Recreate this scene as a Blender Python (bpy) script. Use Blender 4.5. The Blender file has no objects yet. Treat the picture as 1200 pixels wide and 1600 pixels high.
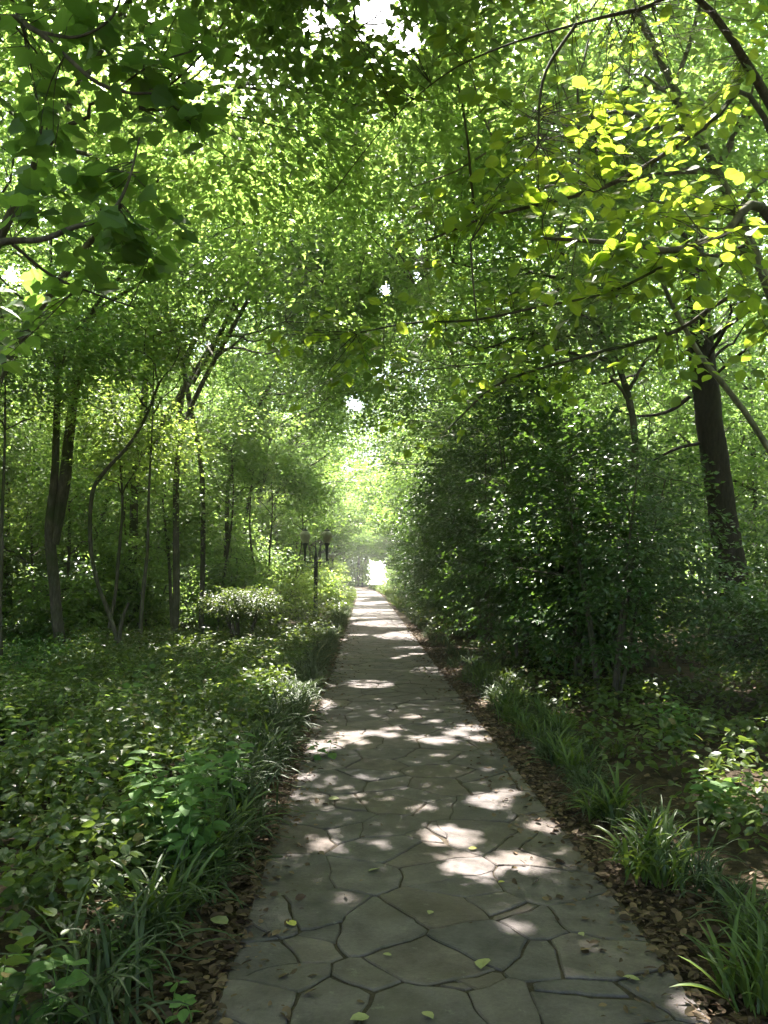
import bpy, math
import numpy as np
from mathutils import Vector, Euler
R = math.radians
scene = bpy.context.scene

# ---------------------------------------------------------------- camera
CAM = np.array([-0.34, 0.0, 1.6])
PITCH, YAW, FPX = 4.35, -1.33, 1250.0          # focal length in px of the 1200x1600 picture
cam = bpy.data.cameras.new('camera')
cam.sensor_fit = 'VERTICAL'; cam.sensor_height = 32.0; cam.lens = FPX / 1600 * 32
cam.clip_start = 0.05; cam.clip_end = 2000
camo = bpy.data.objects.new('camera', cam); scene.collection.objects.link(camo)
camo.location = CAM; camo.rotation_euler = (R(90 + PITCH), 0, R(YAW))
scene.camera = camo
RM = np.array(Euler((R(90 + PITCH), 0, R(YAW))).to_matrix())

# ---------------------------------------------------------------- light
SUN_EL, SUN_AZ = 60.0, -6.0                  # azimuth measured from +Y towards +X
SUN = np.array([math.sin(R(SUN_AZ)) * math.cos(R(SUN_EL)), math.cos(R(SUN_AZ)) * math.cos(R(SUN_EL)), math.sin(R(SUN_EL))])
world = bpy.data.worlds.new('World'); scene.world = world; world.use_nodes = True
wn = world.node_tree.nodes; wl = world.node_tree.links
bg = wn['Background']; bg.inputs['Strength'].default_value = 0.15
sky = wn.new('ShaderNodeTexSky'); sky.sky_type = 'NISHITA'; sky.sun_disc = False
sky.sun_elevation = R(SUN_EL); sky.sun_rotation = R(SUN_AZ)
sky.air_density = 1.0; sky.dust_density = 4.0; sky.ozone_density = 1.0
wl.new(sky.outputs[0], bg.inputs['Color'])
sl = bpy.data.lights.new('sun', 'SUN'); sl.energy = 5.0; sl.angle = R(0.53); sl.color = (1.0, 0.95, 0.86)
so = bpy.data.objects.new('sun', sl); scene.collection.objects.link(so)
so.rotation_euler = Vector(SUN).to_track_quat('Z', 'Y').to_euler(); so.location = (0, 20, 30)
vs = scene.view_settings
vs.view_transform = 'Standard'; vs.look = 'None'; vs.exposure = 2.9; vs.gamma = 1.0; vs.use_curve_mapping = False
cy = scene.cycles
cy.max_bounces = 7; cy.diffuse_bounces = 5; cy.glossy_bounces = 2; cy.transmission_bounces = 5
cy.sample_clamp_indirect = 4.0; cy.caustics_reflective = False; cy.caustics_refractive = False
cy.use_denoising = True

# ---------------------------------------------------------------- helpers
rng = np.random.default_rng(7)
def at(u, v, d):
    "point seen at pixel (u, v) of the photograph, d metres along the camera axis"
    return CAM + RM @ np.array([(u - 600) / FPX * d, (800 - v) / FPX * d, -d])
def groundpt(u, v, z=0.0):
    r = RM @ np.array([(u - 600) / FPX, (800 - v) / FPX, -1.0]); t = (z - CAM[2]) / r[2]
    return CAM + r * t

def hash3(i, j, k, s=0):
    n = np.sin(i * 127.1 + j * 311.7 + k * 74.7 + s * 53.3) * 43758.5453
    return n - np.floor(n)
def noise(P, sc=1.0, s=0):
    P = np.atleast_2d(P) * sc; I = np.floor(P); f = P - I; f = f * f * (3 - 2 * f); o = 0
    for a in (0, 1):
        for b in (0, 1):
            for c in (0, 1):
                w = (f[:, 0] if a else 1 - f[:, 0]) * (f[:, 1] if b else 1 - f[:, 1]) * (f[:, 2] if c else 1 - f[:, 2])
                o = o + w * hash3(I[:, 0] + a, I[:, 1] + b, I[:, 2] + c, s)
    return o
def noise2(x, y, sc=1.0, s=0):
    x = np.atleast_1d(x); return noise(np.stack([x, np.atleast_1d(y) * np.ones_like(x), 0.5 * np.ones_like(x)], 1), sc, s)

def new_mesh(name, V, faces, mat, smooth=False):
    "faces: int array (n,k) or list of such arrays"
    me = bpy.data.meshes.new(name)
    if not isinstance(faces, list): faces = [faces]
    faces = [np.asarray(f, dtype=np.int32) for f in faces if len(f)]
    V = np.asarray(V, dtype=np.float32)
    me.vertices.add(len(V)); me.vertices.foreach_set('co', V.ravel())
    loops = np.concatenate([f.ravel() for f in faces]); tot = np.concatenate([np.full(len(f), f.shape[1], np.int32) for f in faces])
    st = np.concatenate([[0], np.cumsum(tot)[:-1]]).astype(np.int32)
    me.loops.add(len(loops)); me.loops.foreach_set('vertex_index', loops)
    me.polygons.add(len(tot)); me.polygons.foreach_set('loop_start', st); me.polygons.foreach_set('loop_total', tot)
    me.polygons.foreach_set('use_smooth', np.full(len(tot), smooth))
    me.update(calc_edges=True)
    for m in (mat if isinstance(mat, list) else [mat]): me.materials.append(m)
    return me
def obj(name, me, parent=None):
    o = bpy.data.objects.new(name, me); scene.collection.objects.link(o)
    if parent is not None: o.parent = parent
    return o
def tag(o, label=None, cat=None, group=None, kind=None):
    if label: o['label'] = label
    if cat: o['category'] = cat
    if group: o['group'] = group
    if kind: o['kind'] = kind
    return o
def empty(name, loc=(0, 0, 0), rz=0.0):
    o = bpy.data.objects.new(name, None); scene.collection.objects.link(o)
    o.location = tuple(float(a) for a in loc); o.rotation_euler = (0, 0, rz); o.empty_display_size = 0.2
    return o
def copy_tree(src, loc, rz=0.0, sc=(1, 1, 1)):
    r = src.copy(); scene.collection.objects.link(r); r.location = loc; r.rotation_euler = (0, 0, rz); r.scale = sc
    for ch in list(src.children):
        c = ch.copy(); scene.collection.objects.link(c); c.parent = r
        for g in list(ch.children):
            d = g.copy(); scene.collection.objects.link(d); d.parent = c
    return r

class Geo:
    def __init__(s): s.V = []; s.F = {}; s.n = 0
    def add(s, V, F):
        V = np.asarray(V, float).reshape(-1, 3)
        for f in (F if isinstance(F, list) else [F]):
            f = np.asarray(f)
            if len(f): s.F.setdefault(f.shape[1], []).append(f + s.n)
        s.V.append(V); s.n += len(V); return s
    def mesh(s, name, mat, smooth=False):
        return new_mesh(name, np.concatenate(s.V), [np.concatenate(v) for v in s.F.values()], mat, smooth)

def unit(a): return a / np.maximum(np.linalg.norm(a, axis=-1, keepdims=True), 1e-9)
def tubes(P, Rr, sides=5):
    "P (n,k,3) centre lines, Rr (n,k) radii"
    P = np.asarray(P, float); Rr = np.asarray(Rr, float)
    if P.ndim == 2: P = P[None]; Rr = Rr[None]
    n, k, _ = P.shape
    T = unit(np.gradient(P, axis=1)); m = unit(P[:, -1] - P[:, 0])
    ref = np.where(np.abs(m[:, 2:3]) > 0.8, [[1.0, 0.15, 0]], [[0, 0.1, 1.0]])
    A = unit(np.cross(T, ref[:, None, :])); B = np.cross(T, A)
    th = np.arange(sides) / sides * 2 * math.pi
    V = P[:, :, None] + Rr[:, :, None, None] * (np.cos(th)[None, None, :, None] * A[:, :, None] + np.sin(th)[None, None, :, None] * B[:, :, None])
    i = np.arange(n)[:, None, None] * k * sides; j = np.arange(k - 1)[None, :, None] * sides; a = np.arange(sides)[None, None, :]; b = (a + 1) % sides
    F = np.stack([i + j + a, i + j + b, i + j + sides + b, i + j + sides + a], -1).reshape(-1, 4)
    return V.reshape(-1, 3), F
def spline(pts, k):
    "smooth resampling of a polyline (m,c) -> (k,c) (Catmull-Rom)"
    pts = np.asarray(pts, float); m = len(pts)
    if m == 2: t = np.linspace(0, 1, k)[:, None]; return pts[0] * (1 - t) + pts[1] * t
    E = np.vstack([2 * pts[0] - pts[1], pts, 2 * pts[-1] - pts[-2]])
    u = np.linspace(0, m - 1 - 1e-6, k); i = u.astype(int); t = (u - i)[:, None]
    p0, p1, p2, p3 = E[i], E[i + 1], E[i + 2], E[i + 3]
    return 0.5 * (2 * p1 + (p2 - p0) * t + (2 * p0 - 5 * p1 + 4 * p2 - p3) * t ** 2 + (3 * p1 - p0 - 3 * p2 + p3) * t ** 3)

# leaf templates: x along the leaf, y across, z out of its face; all triangles
LEAF_SIMPLE = (np.array([[0, 0, 0], [.45, -.3, .06], [1, 0, -.06], [.45, .3, .06]]), np.array([[0, 1, 2], [0, 2, 3]]))
LEAF_OVAL = (np.array([[0, 0, 0], [.15, -.2, .03], [.45, -.31, .05], [.78, -.2, .02], [1, 0, -.08], [.78, .2, .02], [.45, .31, .05], [.15, .2, .03], [.45, 0, -.01]]),
             np.array([[0, 1, 8], [1, 2, 8], [2, 3, 8], [3, 4, 8], [4, 5, 8], [5, 6, 8], [6, 7, 8], [7, 0, 8]]))
def _maple():
    a = [(-.1, 0), (-.1, -.22), (-.02, -.4), (.16, -.46), (.36, -.62), (.45, -.44), (.52, -.36), (.72, -.34), (.84, -.18), (1.05, 0)]
    b = [(x, -y) for x, y in a[-2:0:-1]]
    o = a + b; V = [(x, y, .05 * abs(y) * 2 - .1 * x * x) for x, y in o] + [(.3, 0, -.03)]
    n = len(o); return np.array(V), np.array([[i, (i + 1) % n, n] for i in range(n)])
LEAF_MAPLE = _maple()
LEAF_LONG = (np.array([[0, 0, 0], [.3, -.13, .03], [.65, -.11, .0], [1, 0, -.12], [.65, .11, .0], [.3, .13, .03]]), np.array([[0, 1, 5], [1, 4, 5], [1, 2, 4], [2, 3, 4]]))
def leaf_geo(tmpl, P, D, N, S, W=None):
    TV, TF = tmpl; n = len(P); D = unit(D); Y = unit(np.cross(N, D)); Z = np.cross(D, Y)
    W = np.ones(n) if W is None else W
    V = P[:, None] + S[:, None, None] * (TV[None, :, 0:1] * D[:, None] + (TV[None, :, 1:2] * W[:, None, None]) * Y[:, None] + TV[None, :, 2:3] * Z[:, None])
    F = TF[None] + (np.arange(n) * len(TV))[:, None, None]
    return V.reshape(-1, 3), F.reshape(-1, 3)

# ---------------------------------------------------------------- the gaps in the canopy that let the sun through
def path_x(y):
    y = np.asarray(y, float)
    return -0.0008 * np.maximum(y - 47, 0) ** 2 - 0.02 * np.maximum(y - 74, 0) ** 2
HOLES = []                                            # (point, radius, start)
for u, v, r in [(700, 1308, .19), (672, 1302, .11), (730, 1312, .12), (760, 1352, .09), (535, 1406, .10), (585, 1322, .07), (662, 1262, .07), (590, 1345, .05),
                (455, 1342, .07), (800, 1448, .08), (825, 1420, .07), (785, 1238, .1), (645, 1270, .06), (500, 1372, .05), (740, 1340, .05), (915, 1300, .07),
                (1095, 1580, .12), (1060, 1560, .06), (510, 1165, .2), (545, 1150, .2), (580, 1146, .16), (620, 1140, .14), (655, 1155, .14), (690, 1158, .18), (650, 1120, .12),
                (735, 1138, .18), (715, 1146, .14), (490, 1175, .14), (560, 1160, .12), (680, 1128, .1), (480, 1215, .1), (570, 1218, .08), (610, 1150, .14), (750, 1155, .16),
                (650, 1022, .2), (630, 1025, .16), (690, 1180, .08), (515, 1072, .14), (590, 1093, .08), (600, 993, .35), (640, 994, .4), (560, 992, .3), (575, 965, .4), (605, 958, .4),
                (620, 1028, .15), (570, 945, .6), (595, 940, .6), (560, 935, .8), (580, 930, .8), (785, 1022, .3), (800, 1021, .25), (1030, 1105, .22), (1180, 1260, .35), (1140, 1290, .2), (1190, 1230, .3),
                (1040, 1140, .06), (780, 1100, .25), (800, 1085, .2), (150, 1150, .12), (440, 1115, .25), (420, 1100, .2), (180, 1190, .12), (60, 1200, .1), (250, 1060, .2), (350, 1060, .3),
                (420, 1060, .3), (460, 1030, .3), (330, 1120, .12), (260, 1110, .12), (520, 1000, .4)]:
    HOLES.append((groundpt(u, v, 0.02), r, 0.15))
for u, v, d, r in [(840, 230, 5.2, .2), (820, 190, 5.2, .15), (1010, 60, 5.6, .35), (960, 30, 5.6, .35), (1090, 60, 5.7, .3), (990, 130, 5.6, .35), (900, 100, 5.6, .35), (1050, 170, 5.6, .25), (1000, 260, 5.4, .15), (900, 280, 5.2, .15), (1120, 120, 5.8, .3), (940, 60, 8, .45), (1050, 100, 8, .4), (860, 150, 8, .3), (1000, 220, 8, .3), (740, 80, 9, .4), (870, 200, 5.2, .2), (640, 545, 6.5, .2), (690, 560, 6.5, .18), (490, 610, 6.6, .12), (690, 350, 8.4, .14), (650, 400, 8.6, .12),
                   (75, 165, 5, .25), (100, 185, 5, .2), (130, 840, 19, .5), (300, 840, 20, .5), (60, 860, 20, .5), (230, 870, 21, .4), (1140, 70, 5, .2), (690, 680, 7.4, .18), (1070, 310, 5, .1), (1075, 745, 9, .22),
                   (860, 330, 5, .12), (410, 780, 26, .7), (430, 830, 27, .9), (390, 560, 18, .8), (460, 630, 22, .8), (280, 610, 16, .6), (190, 570, 15, .5), (330, 640, 17, .4), (800, 600, 12, .35),
                   (820, 880, 10, .14), (800, 930, 10, .1), (720, 890, 14, .2), (880, 640, 11, .2), (760, 720, 13, .4), (980, 560, 14, .3), (700, 800, 18, .5), (545, 885, 84, 3), (600, 640, 30, 1.6), (620, 580, 25, 1.2), (640, 700, 24, 1.2),
                   (540, 460, 16, .4), (620, 450, 18, .5), (450, 440, 14, .6),
                   (880, 520, 12, .5), (120, 240, 7, .3), (340, 80, 8, .3), (440, 740, 35, 1.5), (530, 780, 45, 2.), (590, 760, 45, 2.), (560, 700, 38, 1.8), (500, 700, 32, 1.2), (570, 830, 60, 2.), (600, 520, 22, .5), (570, 860, 70, 3), (560, 800, 70, 3), (540, 850, 60, 2.5), (610, 850, 60, 2), (520, 880, 50, 2), (500, 830, 45, 1.8)]:
    HOLES.append((at(u, v, d), r, -r * 0.9))
HP = np.array([h[0] for h in HOLES]); HR = np.array([h[1] for h in HOLES]); HT = np.array([h[2] for h in HOLES])
def ang(u, v): return unit(at(u, v, 1.0) - CAM)
GAPS = [(ang(590, 20), 48 / FPX, 6), (ang(640, 60), 30 / FPX, 6), (ang(500, 40), 30 / FPX, 7), (ang(553, 633), 15 / FPX, 12), (ang(590, 893), 12 / FPX, 20), (ang(650, 430), 10 / FPX, 12), (ang(600, 450), 14 / FPX, 12), (ang(655, 392), 9 / FPX, 12), (ang(330, 405), 9 / FPX, 14), (ang(18, 430), 14 / FPX, 12), (ang(1120, 180), 14 / FPX, 12)]
def keep_leaves(P, holes=True):
    P = np.asarray(P); k = np.ones(len(P), bool)
    px = P[:, 0] - path_x(P[:, 1])
    k &= ~((np.abs(px) < 0.95 + .15 * noise(P, 2., 5)) & (P[:, 2] < 2.5) & (P[:, 1] > -3))         # the walkway is clear
    V = P - CAM; L = np.linalg.norm(V, axis=1); k &= L > 1.7
    far = ~((np.abs(px) < 2.2) & (P[:, 2] < 4.2) & (P[:, 1] > 2)); 
    wob = 0.6 + 0.8 * noise(P, 1.5, 3)
    for g, a, d0 in GAPS:
        c = np.arccos(np.clip(V @ g / L, -1, 1)); k &= ~((c < a * wob * (.45 + 1.3 * hash3(P[:, 0] * 91, P[:, 1] * 57, P[:, 2] * 83))) & (L > d0))
    if holes:
        idx = np.nonzero(k)[0]
        for s0 in range(0, len(idx), 200000):
            ii = idx[s0:s0 + 200000]; Q = P[ii]; bad = np.zeros(len(ii), bool)
            for p, r, t0 in zip(HP, HR, HT):
                W = Q - p; t = W @ SUN; d2 = (W * W).sum(1) - t * t
                bad |= (t > t0) & (d2 < r * r)
            k[ii[bad]] = False
    return k

# ---------------------------------------------------------------- materials
def mat_nodes(name):
    m = bpy.data.materials.new(name); m.use_nodes = True; nt = m.node_tree
    return m, nt, nt.nodes['Principled BSDF']
def ramp(nt, cols, fac):
    r = nt.nodes.new('ShaderNodeValToRGB'); e = r.color_ramp.elements
    while len(e) < len(cols): e.new(0.5)
    for i, c in enumerate(cols):
        e[i].position = c[0]; e[i].color = (*c[1], 1)
    nt.links.new(fac, r.inputs['Fac']); return r.outputs['Color']
def mixc(nt, a, b, f, mode='MIX'):
    n = nt.nodes.new('ShaderNodeMix'); n.data_type = 'RGBA'; n.blend_type = mode
    for i, x in ((0, f), (6, a), (7, b)):
        if isinstance(x, (int, float)): n.inputs[i].default_value = x
        elif isinstance(x, tuple): n.inputs[i].default_value = (*x, 1)
        else: nt.links.new(x, n.inputs[i])
    return n.outputs[2]
def tex_noise(nt, scale, detail=4, rough=.6, vec=None, coord='Object'):
    t = nt.nodes.new('ShaderNodeTexNoise'); t.inputs['Scale'].default_value = scale; t.inputs['Detail'].default_value = detail; t.inputs['Roughness'].default_value = rough
    if vec is None:
        c = nt.nodes.new('ShaderNodeTexCoord'); vec = c.outputs[coord]
    nt.links.new(vec, t.inputs['Vector']); return t.outputs['Fac']
def bump(nt, h, strength, dist, bs):
    b = nt.nodes.new('ShaderNodeBump'); b.inputs['Strength'].default_value = strength; b.inputs['Distance'].default_value = dist
    nt.links.new(h, b.inputs['Height']); nt.links.new(b.outputs[0], bs.inputs['Normal'])
def leaf_mat(name, c1, c2, trans, rough=.42, tr=.5, spec=.5, odd=0.):
    m, nt, bs = mat_nodes(name)
    g = nt.nodes.new('ShaderNodeNewGeometry'); ri = g.outputs['Random Per Island']
    mid = tuple((a + b) / 2 for a, b in zip(c1, c2))
    stops = [(0, c1), (.6, mid), (1 - odd, c2)] + ([(1 - odd * .8, (.2, .15, .07))] if odd else [])
    col = ramp(nt, stops, ri)
    col = mixc(nt, col, ramp(nt, [(.3, (.7, .72, .7)), (.7, (1.25, 1.2, 1.15))], tex_noise(nt, 26, 3, .6)), .8, 'MULTIPLY')
    nt.links.new(col, bs.inputs['Base Color'])
    bs.inputs['Roughness'].default_value = rough; bs.inputs['Specular IOR Level'].default_value = spec
    t = nt.nodes.new('ShaderNodeBsdfTranslucent')
    tcol = ramp(nt, [(0, tuple(a * .8 for a in trans)), (1, (trans[0] * 1.25, trans[1] * 1.1, trans[2]))], ri)
    nt.links.new(tcol, t.inputs['Color'])
    mx = nt.nodes.new('ShaderNodeMixShader'); mx.inputs[0].default_value = tr
    nt.links.new(bs.outputs[0], mx.inputs[1]); nt.links.new(t.outputs[0], mx.inputs[2])
    nt.links.new(mx.outputs[0], nt.nodes['Material Output'].inputs['Surface'])
    return m
def bark_mat(name, dark, light, moss=.3, scale=1.0):
    m, nt, bs = mat_nodes(name)
    c = nt.nodes.new('ShaderNodeTexCoord'); mp = nt.nodes.new('ShaderNodeMapping'); mp.inputs['Scale'].default_value = (9 * scale, 9 * scale, 2.2 * scale)
    nt.links.new(c.outputs['Object'], mp.inputs['Vector'])
    n1 = tex_noise(nt, 2.5, 6, .7, mp.outputs[0]); n2 = tex_noise(nt, 1.3, 4, .6)
    col = ramp(nt, [(.3, dark), (.55, tuple((a + b) / 2 for a, b in zip(dark, light))), (.72, light)], n1)
    mf = ramp(nt, [(.45, (0, 0, 0)), (.7, (moss, moss, moss))], n2)
    col = mixc(nt, col, (.045, .065, .02), mf)
    nt.links.new(col, bs.inputs['Base Color']); bs.inputs['Roughness'].default_value = .9; bs.inputs['Specular IOR Level'].default_value = .25
    bump(nt, n1, .8, .02, bs); return m
M = {}
M['leaf'] = leaf_mat('leaf_green', (.055, .12, .028), (.115, .19, .05), (.32, .52, .115), .44)
M['leaf_near'] = leaf_mat('leaf_broad', (.055, .115, .025), (.10, .175, .04), (.39, .58, .05), .4, .5)
M['leaf_maple'] = leaf_mat('leaf_maple', (.055, .12, .035), (.10, .18, .05), (.28, .48, .08), .5, .5)
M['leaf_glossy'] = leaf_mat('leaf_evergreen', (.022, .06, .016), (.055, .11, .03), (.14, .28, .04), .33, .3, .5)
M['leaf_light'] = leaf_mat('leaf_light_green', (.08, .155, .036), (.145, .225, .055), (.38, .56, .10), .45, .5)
M['leaf_cover'] = leaf_mat('leaf_ground_cover', (.03, .06, .016), (.095, .135, .036), (.17, .26, .035), .42, .35, .45, odd=.03)
M['leaf_fern'] = leaf_mat('leaf_feathery', (.04, .10, .028), (.07, .145, .04), (.14, .28, .04), .6, .4, .3)
M['leaf_nettle'] = leaf_mat('leaf_nettle', (.08, .16, .045), (.12, .22, .06), (.2, .36, .06), .6, .4, .3)
M['strap'] = leaf_mat('strap_leaf', (.025, .048, .018), (.06, .085, .034), (.07, .12, .03), .5, .25, .4, odd=.08)
M['strap_green'] = leaf_mat('strap_leaf_green', (.035, .072, .016), (.09, .135, .033), (.15, .24, .03), .42, .35, .5, odd=.06)
M['dead'] = leaf_mat('dead_leaf', (.04, .024, .014), (.17, .115, .07), (.1, .06, .03), .7, .12, .3)
M['fallen'] = leaf_mat('fallen_leaf', (.2, .22, .1), (.34, .33, .16), (.2, .2, .05), .6, .15, .3)
M['fallen_yellow'] = leaf_mat('fallen_yellow_leaf', (.38, .36, .08), (.45, .42, .1), (.3, .3, .03), .6, .15, .3)
M['bark'] = bark_mat('bark_brown', (.035, .03, .022), (.17, .15, .11), .9)
M['bark_pale'] = bark_mat('bark_pale', (.08, .075, .05), (.3, .28, .21), .9, .7)
M['bark_dark'] = bark_mat('bark_conifer', (.016, .012, .01), (.06, .045, .035), .15, 1.3)
M['twig'] = bark_mat('bark_twig', (.02, .018, .012), (.06, .055, .035), .3)

def stone_mat():
    m, nt, bs = mat_nodes('flagstone')
    g = nt.nodes.new('ShaderNodeNewGeometry')
    a = ramp(nt, [(0, (.08, .068, .070)), (.25, (.115, .095, .094)), (.5, (.09, .075, .075)), (.75, (.128, .103, .097)), (1, (.102, .078, .070))], g.outputs['Random Per Island'])
    n1 = tex_noise(nt, 5, 6, .65); n2 = tex_noise(nt, 60, 4, .7); n3 = tex_noise(nt, 1.2, 3, .6)
    a = mixc(nt, a, ramp(nt, [(.35, (.5, .5, .5)), (.65, (1.25, 1.25, 1.25))], n1), .85, 'MULTIPLY')
    a = mixc(nt, a, ramp(nt, [(.3, (.75, .75, .75)), (.7, (1.2, 1.2, 1.2))], n2), .6, 'MULTIPLY')
    a = mixc(nt, a, (.085, .068, .052), ramp(nt, [(.48, (0, 0, 0)), (.68, (.6, .6, .6))], n3))
    a = mixc(nt, a, (.17, .155, .135), ramp(nt, [(.62, (0, 0, 0)), (.7, (.55, .55, .55))], tex_noise(nt, 14, 5, .7)))
    a = mixc(nt, a, (.035, .032, .026), ramp(nt, [(.6, (0, 0, 0)), (.74, (.6, .6, .6))], tex_noise(nt, 3.3, 7, .75)))
    nt.links.new(a, bs.inputs['Base Color']); bs.inputs['Roughness'].default_value = .75; bs.inputs['Specular IOR Level'].default_value = .3
    ad = nt.nodes.new('ShaderNodeMath'); ad.operation = 'ADD'; nt.links.new(n1, ad.inputs[0]); nt.links.new(n2, ad.inputs[1])
    bump(nt, ad.outputs[0], .6, .01, bs); return m
def soil_mat(name, cols, sc=9):
    m, nt, bs = mat_nodes(name)
    n1 = tex_noise(nt, sc, 8, .75); n2 = tex_noise(nt, sc * 12, 3, .7)
    a = ramp(nt, cols, n1); a = mixc(nt, a, ramp(nt, [(.3, (.5, .5, .5)), (.7, (1.3, 1.3, 1.3))], n2), .8, 'MULTIPLY')
    nt.links.new(a, bs.inputs['Base Color']); bs.inputs['Roughness'].default_value = .95; bs.inputs['Specular IOR Level'].default_value = .15
    bump(nt, n1, .8, .03, bs); return m
M['stone'] = stone_mat()
M['soil'] = soil_mat('forest_floor', [(.3, (.015, .011, .008)), (.5, (.045, .032, .02)), (.7, (.11, .078, .05))])
M['bed'] = soil_mat('joint_soil', [(.35, (.03, .024, .018)), (.55, (.065, .05, .036)), (.75, (.035, .042, .02))], 6)
M['clearing'] = soil_mat('pale_paving', [(.3, (.5, .48, .42)), (.7, (.62, .6, .54))], 2)

# ---------------------------------------------------------------- ground
def gz(x, y):
    x = np.asarray(x, float); y = np.asarray(y, float)
    d = np.abs(x - path_x(y)); s = np.clip((d - .86) / .5, 0, 1); s = s * s * (3 - 2 * s)
    return -0.03 + s * (.05 + .07 * noise2(x.ravel(), y.ravel(), .8, 1).reshape(x.shape)) + s * .015 * (noise2(x.ravel(), y.ravel(), 6, 2).reshape(x.shape) - .5)
xs = np.unique(np.concatenate([np.linspace(-400, -30, 12), np.linspace(-30, -6, 49), np.linspace(-6, 6, 161), np.linspace(6, 30, 49), np.linspace(30, 400, 12)]))
ys = np.unique(np.concatenate([np.linspace(-300, -10, 10), np.linspace(-10, 1, 23), np.linspace(1, 20, 191), np.linspace(20, 115, 191), np.linspace(115, 1200, 24)]))
X, Y = np.meshgrid(xs, ys); V = np.stack([X, Y, gz(X, Y)], -1).reshape(-1, 3)
nx, ny = len(xs), len(ys); i = np.arange(ny - 1)[:, None] * nx + np.arange(nx - 1)[None]
tag(obj('ground', new_mesh('ground', V, np.stack([i, i + 1, i + nx + 1, i + nx], -1).reshape(-1, 4), M['soil'], True)), 'brown forest floor under the trees', 'ground', kind='structure')

# ---------------------------------------------------------------- flagstone path
HW = 0.88
def strip(y0, y1, n, w, z, name, mat):
    y = np.linspace(y0, y1, n); c = path_x(y)
    V = np.concatenate([np.stack([c - w, y, np.full(n, z)], 1), np.stack([c + w, y, np.full(n, z)], 1)]); k = np.arange(n - 1)
    return new_mesh(name, V, np.stack([k, k + n, k + n + 1, k + 1], 1), mat)
tag(obj('path_bed', strip(-4, 92, 120, HW + .02, .0145, 'path_bed', M['bed'])), kind='structure')
seeds = [(475, 1265), (545, 1262), (610, 1257), (680, 1230), (605, 1226), (540, 1225), (705, 1267), (575, 1372), (455, 1380), (720, 1388), (535, 1300), (470, 1308), (600, 1300), (590, 1455), (485, 1432), (400, 1500), (475, 1478), (590, 1545),
         (440, 1540), (405, 1585), (690, 1425), (760, 1415), (840, 1385), (735, 1480), (825, 1445), (700, 1535), (845, 1510), (785, 1575), (680, 1505), (870, 1290), (935, 1512), (1012, 1554), (880, 1335), (925, 1437), (804, 1258), (800, 1320), (740, 1310), (660, 1320), (430, 1440), (530, 1590), (640, 1597), (930, 1580), (400, 1450), (650, 1340), (830, 1225), (760, 1225)]
S = [tuple(groundpt(u, v)[:2]) for u, v in seeds]
y = -4.0
while y < 2.8:
    for k in range(4): S.append((-.7 + k * .46 + rng.uniform(-.15, .15), y + rng.uniform(-.15, .15)))
    y += .45
y = 6.75
while y < 92:
    sp = .36 if y < 30 else .5
    nn = rng.integers(4, 6) if y < 30 else 3
    for k in range(nn): S.append((-.88 + (k + .5) * 1.76 / nn + rng.uniform(-.15, .15), y + rng.uniform(-.17, .17)))
    y += sp
S = np.array(S + [(a + b_, c + d_) for (a, c), b_, d_ in zip([(-.35, 3.0), (.1, 3.35), (.55, 3.1), (.3, 3.9), (-.55, 3.75), (.0, 4.3), (.6, 4.5), (-.3, 4.75), (.25, 5.0), (-.6, 5.3), (.5, 5.5), (.05, 5.8), (-.35, 6.2), (.6, 6.2), (.2, 6.5)], rng.normal(size=15) * .06, rng.normal(size=15) * .06)])
def clip(poly, p, n):
    out = []
    for a in range(len(poly)):
        A = poly[a]; B = poly[(a + 1) % len(poly)]; da = (A[0] - p[0]) * n[0] + (A[1] - p[1]) * n[1]; db = (B[0] - p[0]) * n[0] + (B[1] - p[1]) * n[1]
        if da <= 0: out.append(A)
        if (da < 0 < db) or (db < 0 < da):
            t = da / (da - db); out.append((A[0] + (B[0] - A[0]) * t, A[1] + (B[1] - A[1]) * t))
    return out
sg = Geo()
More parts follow.
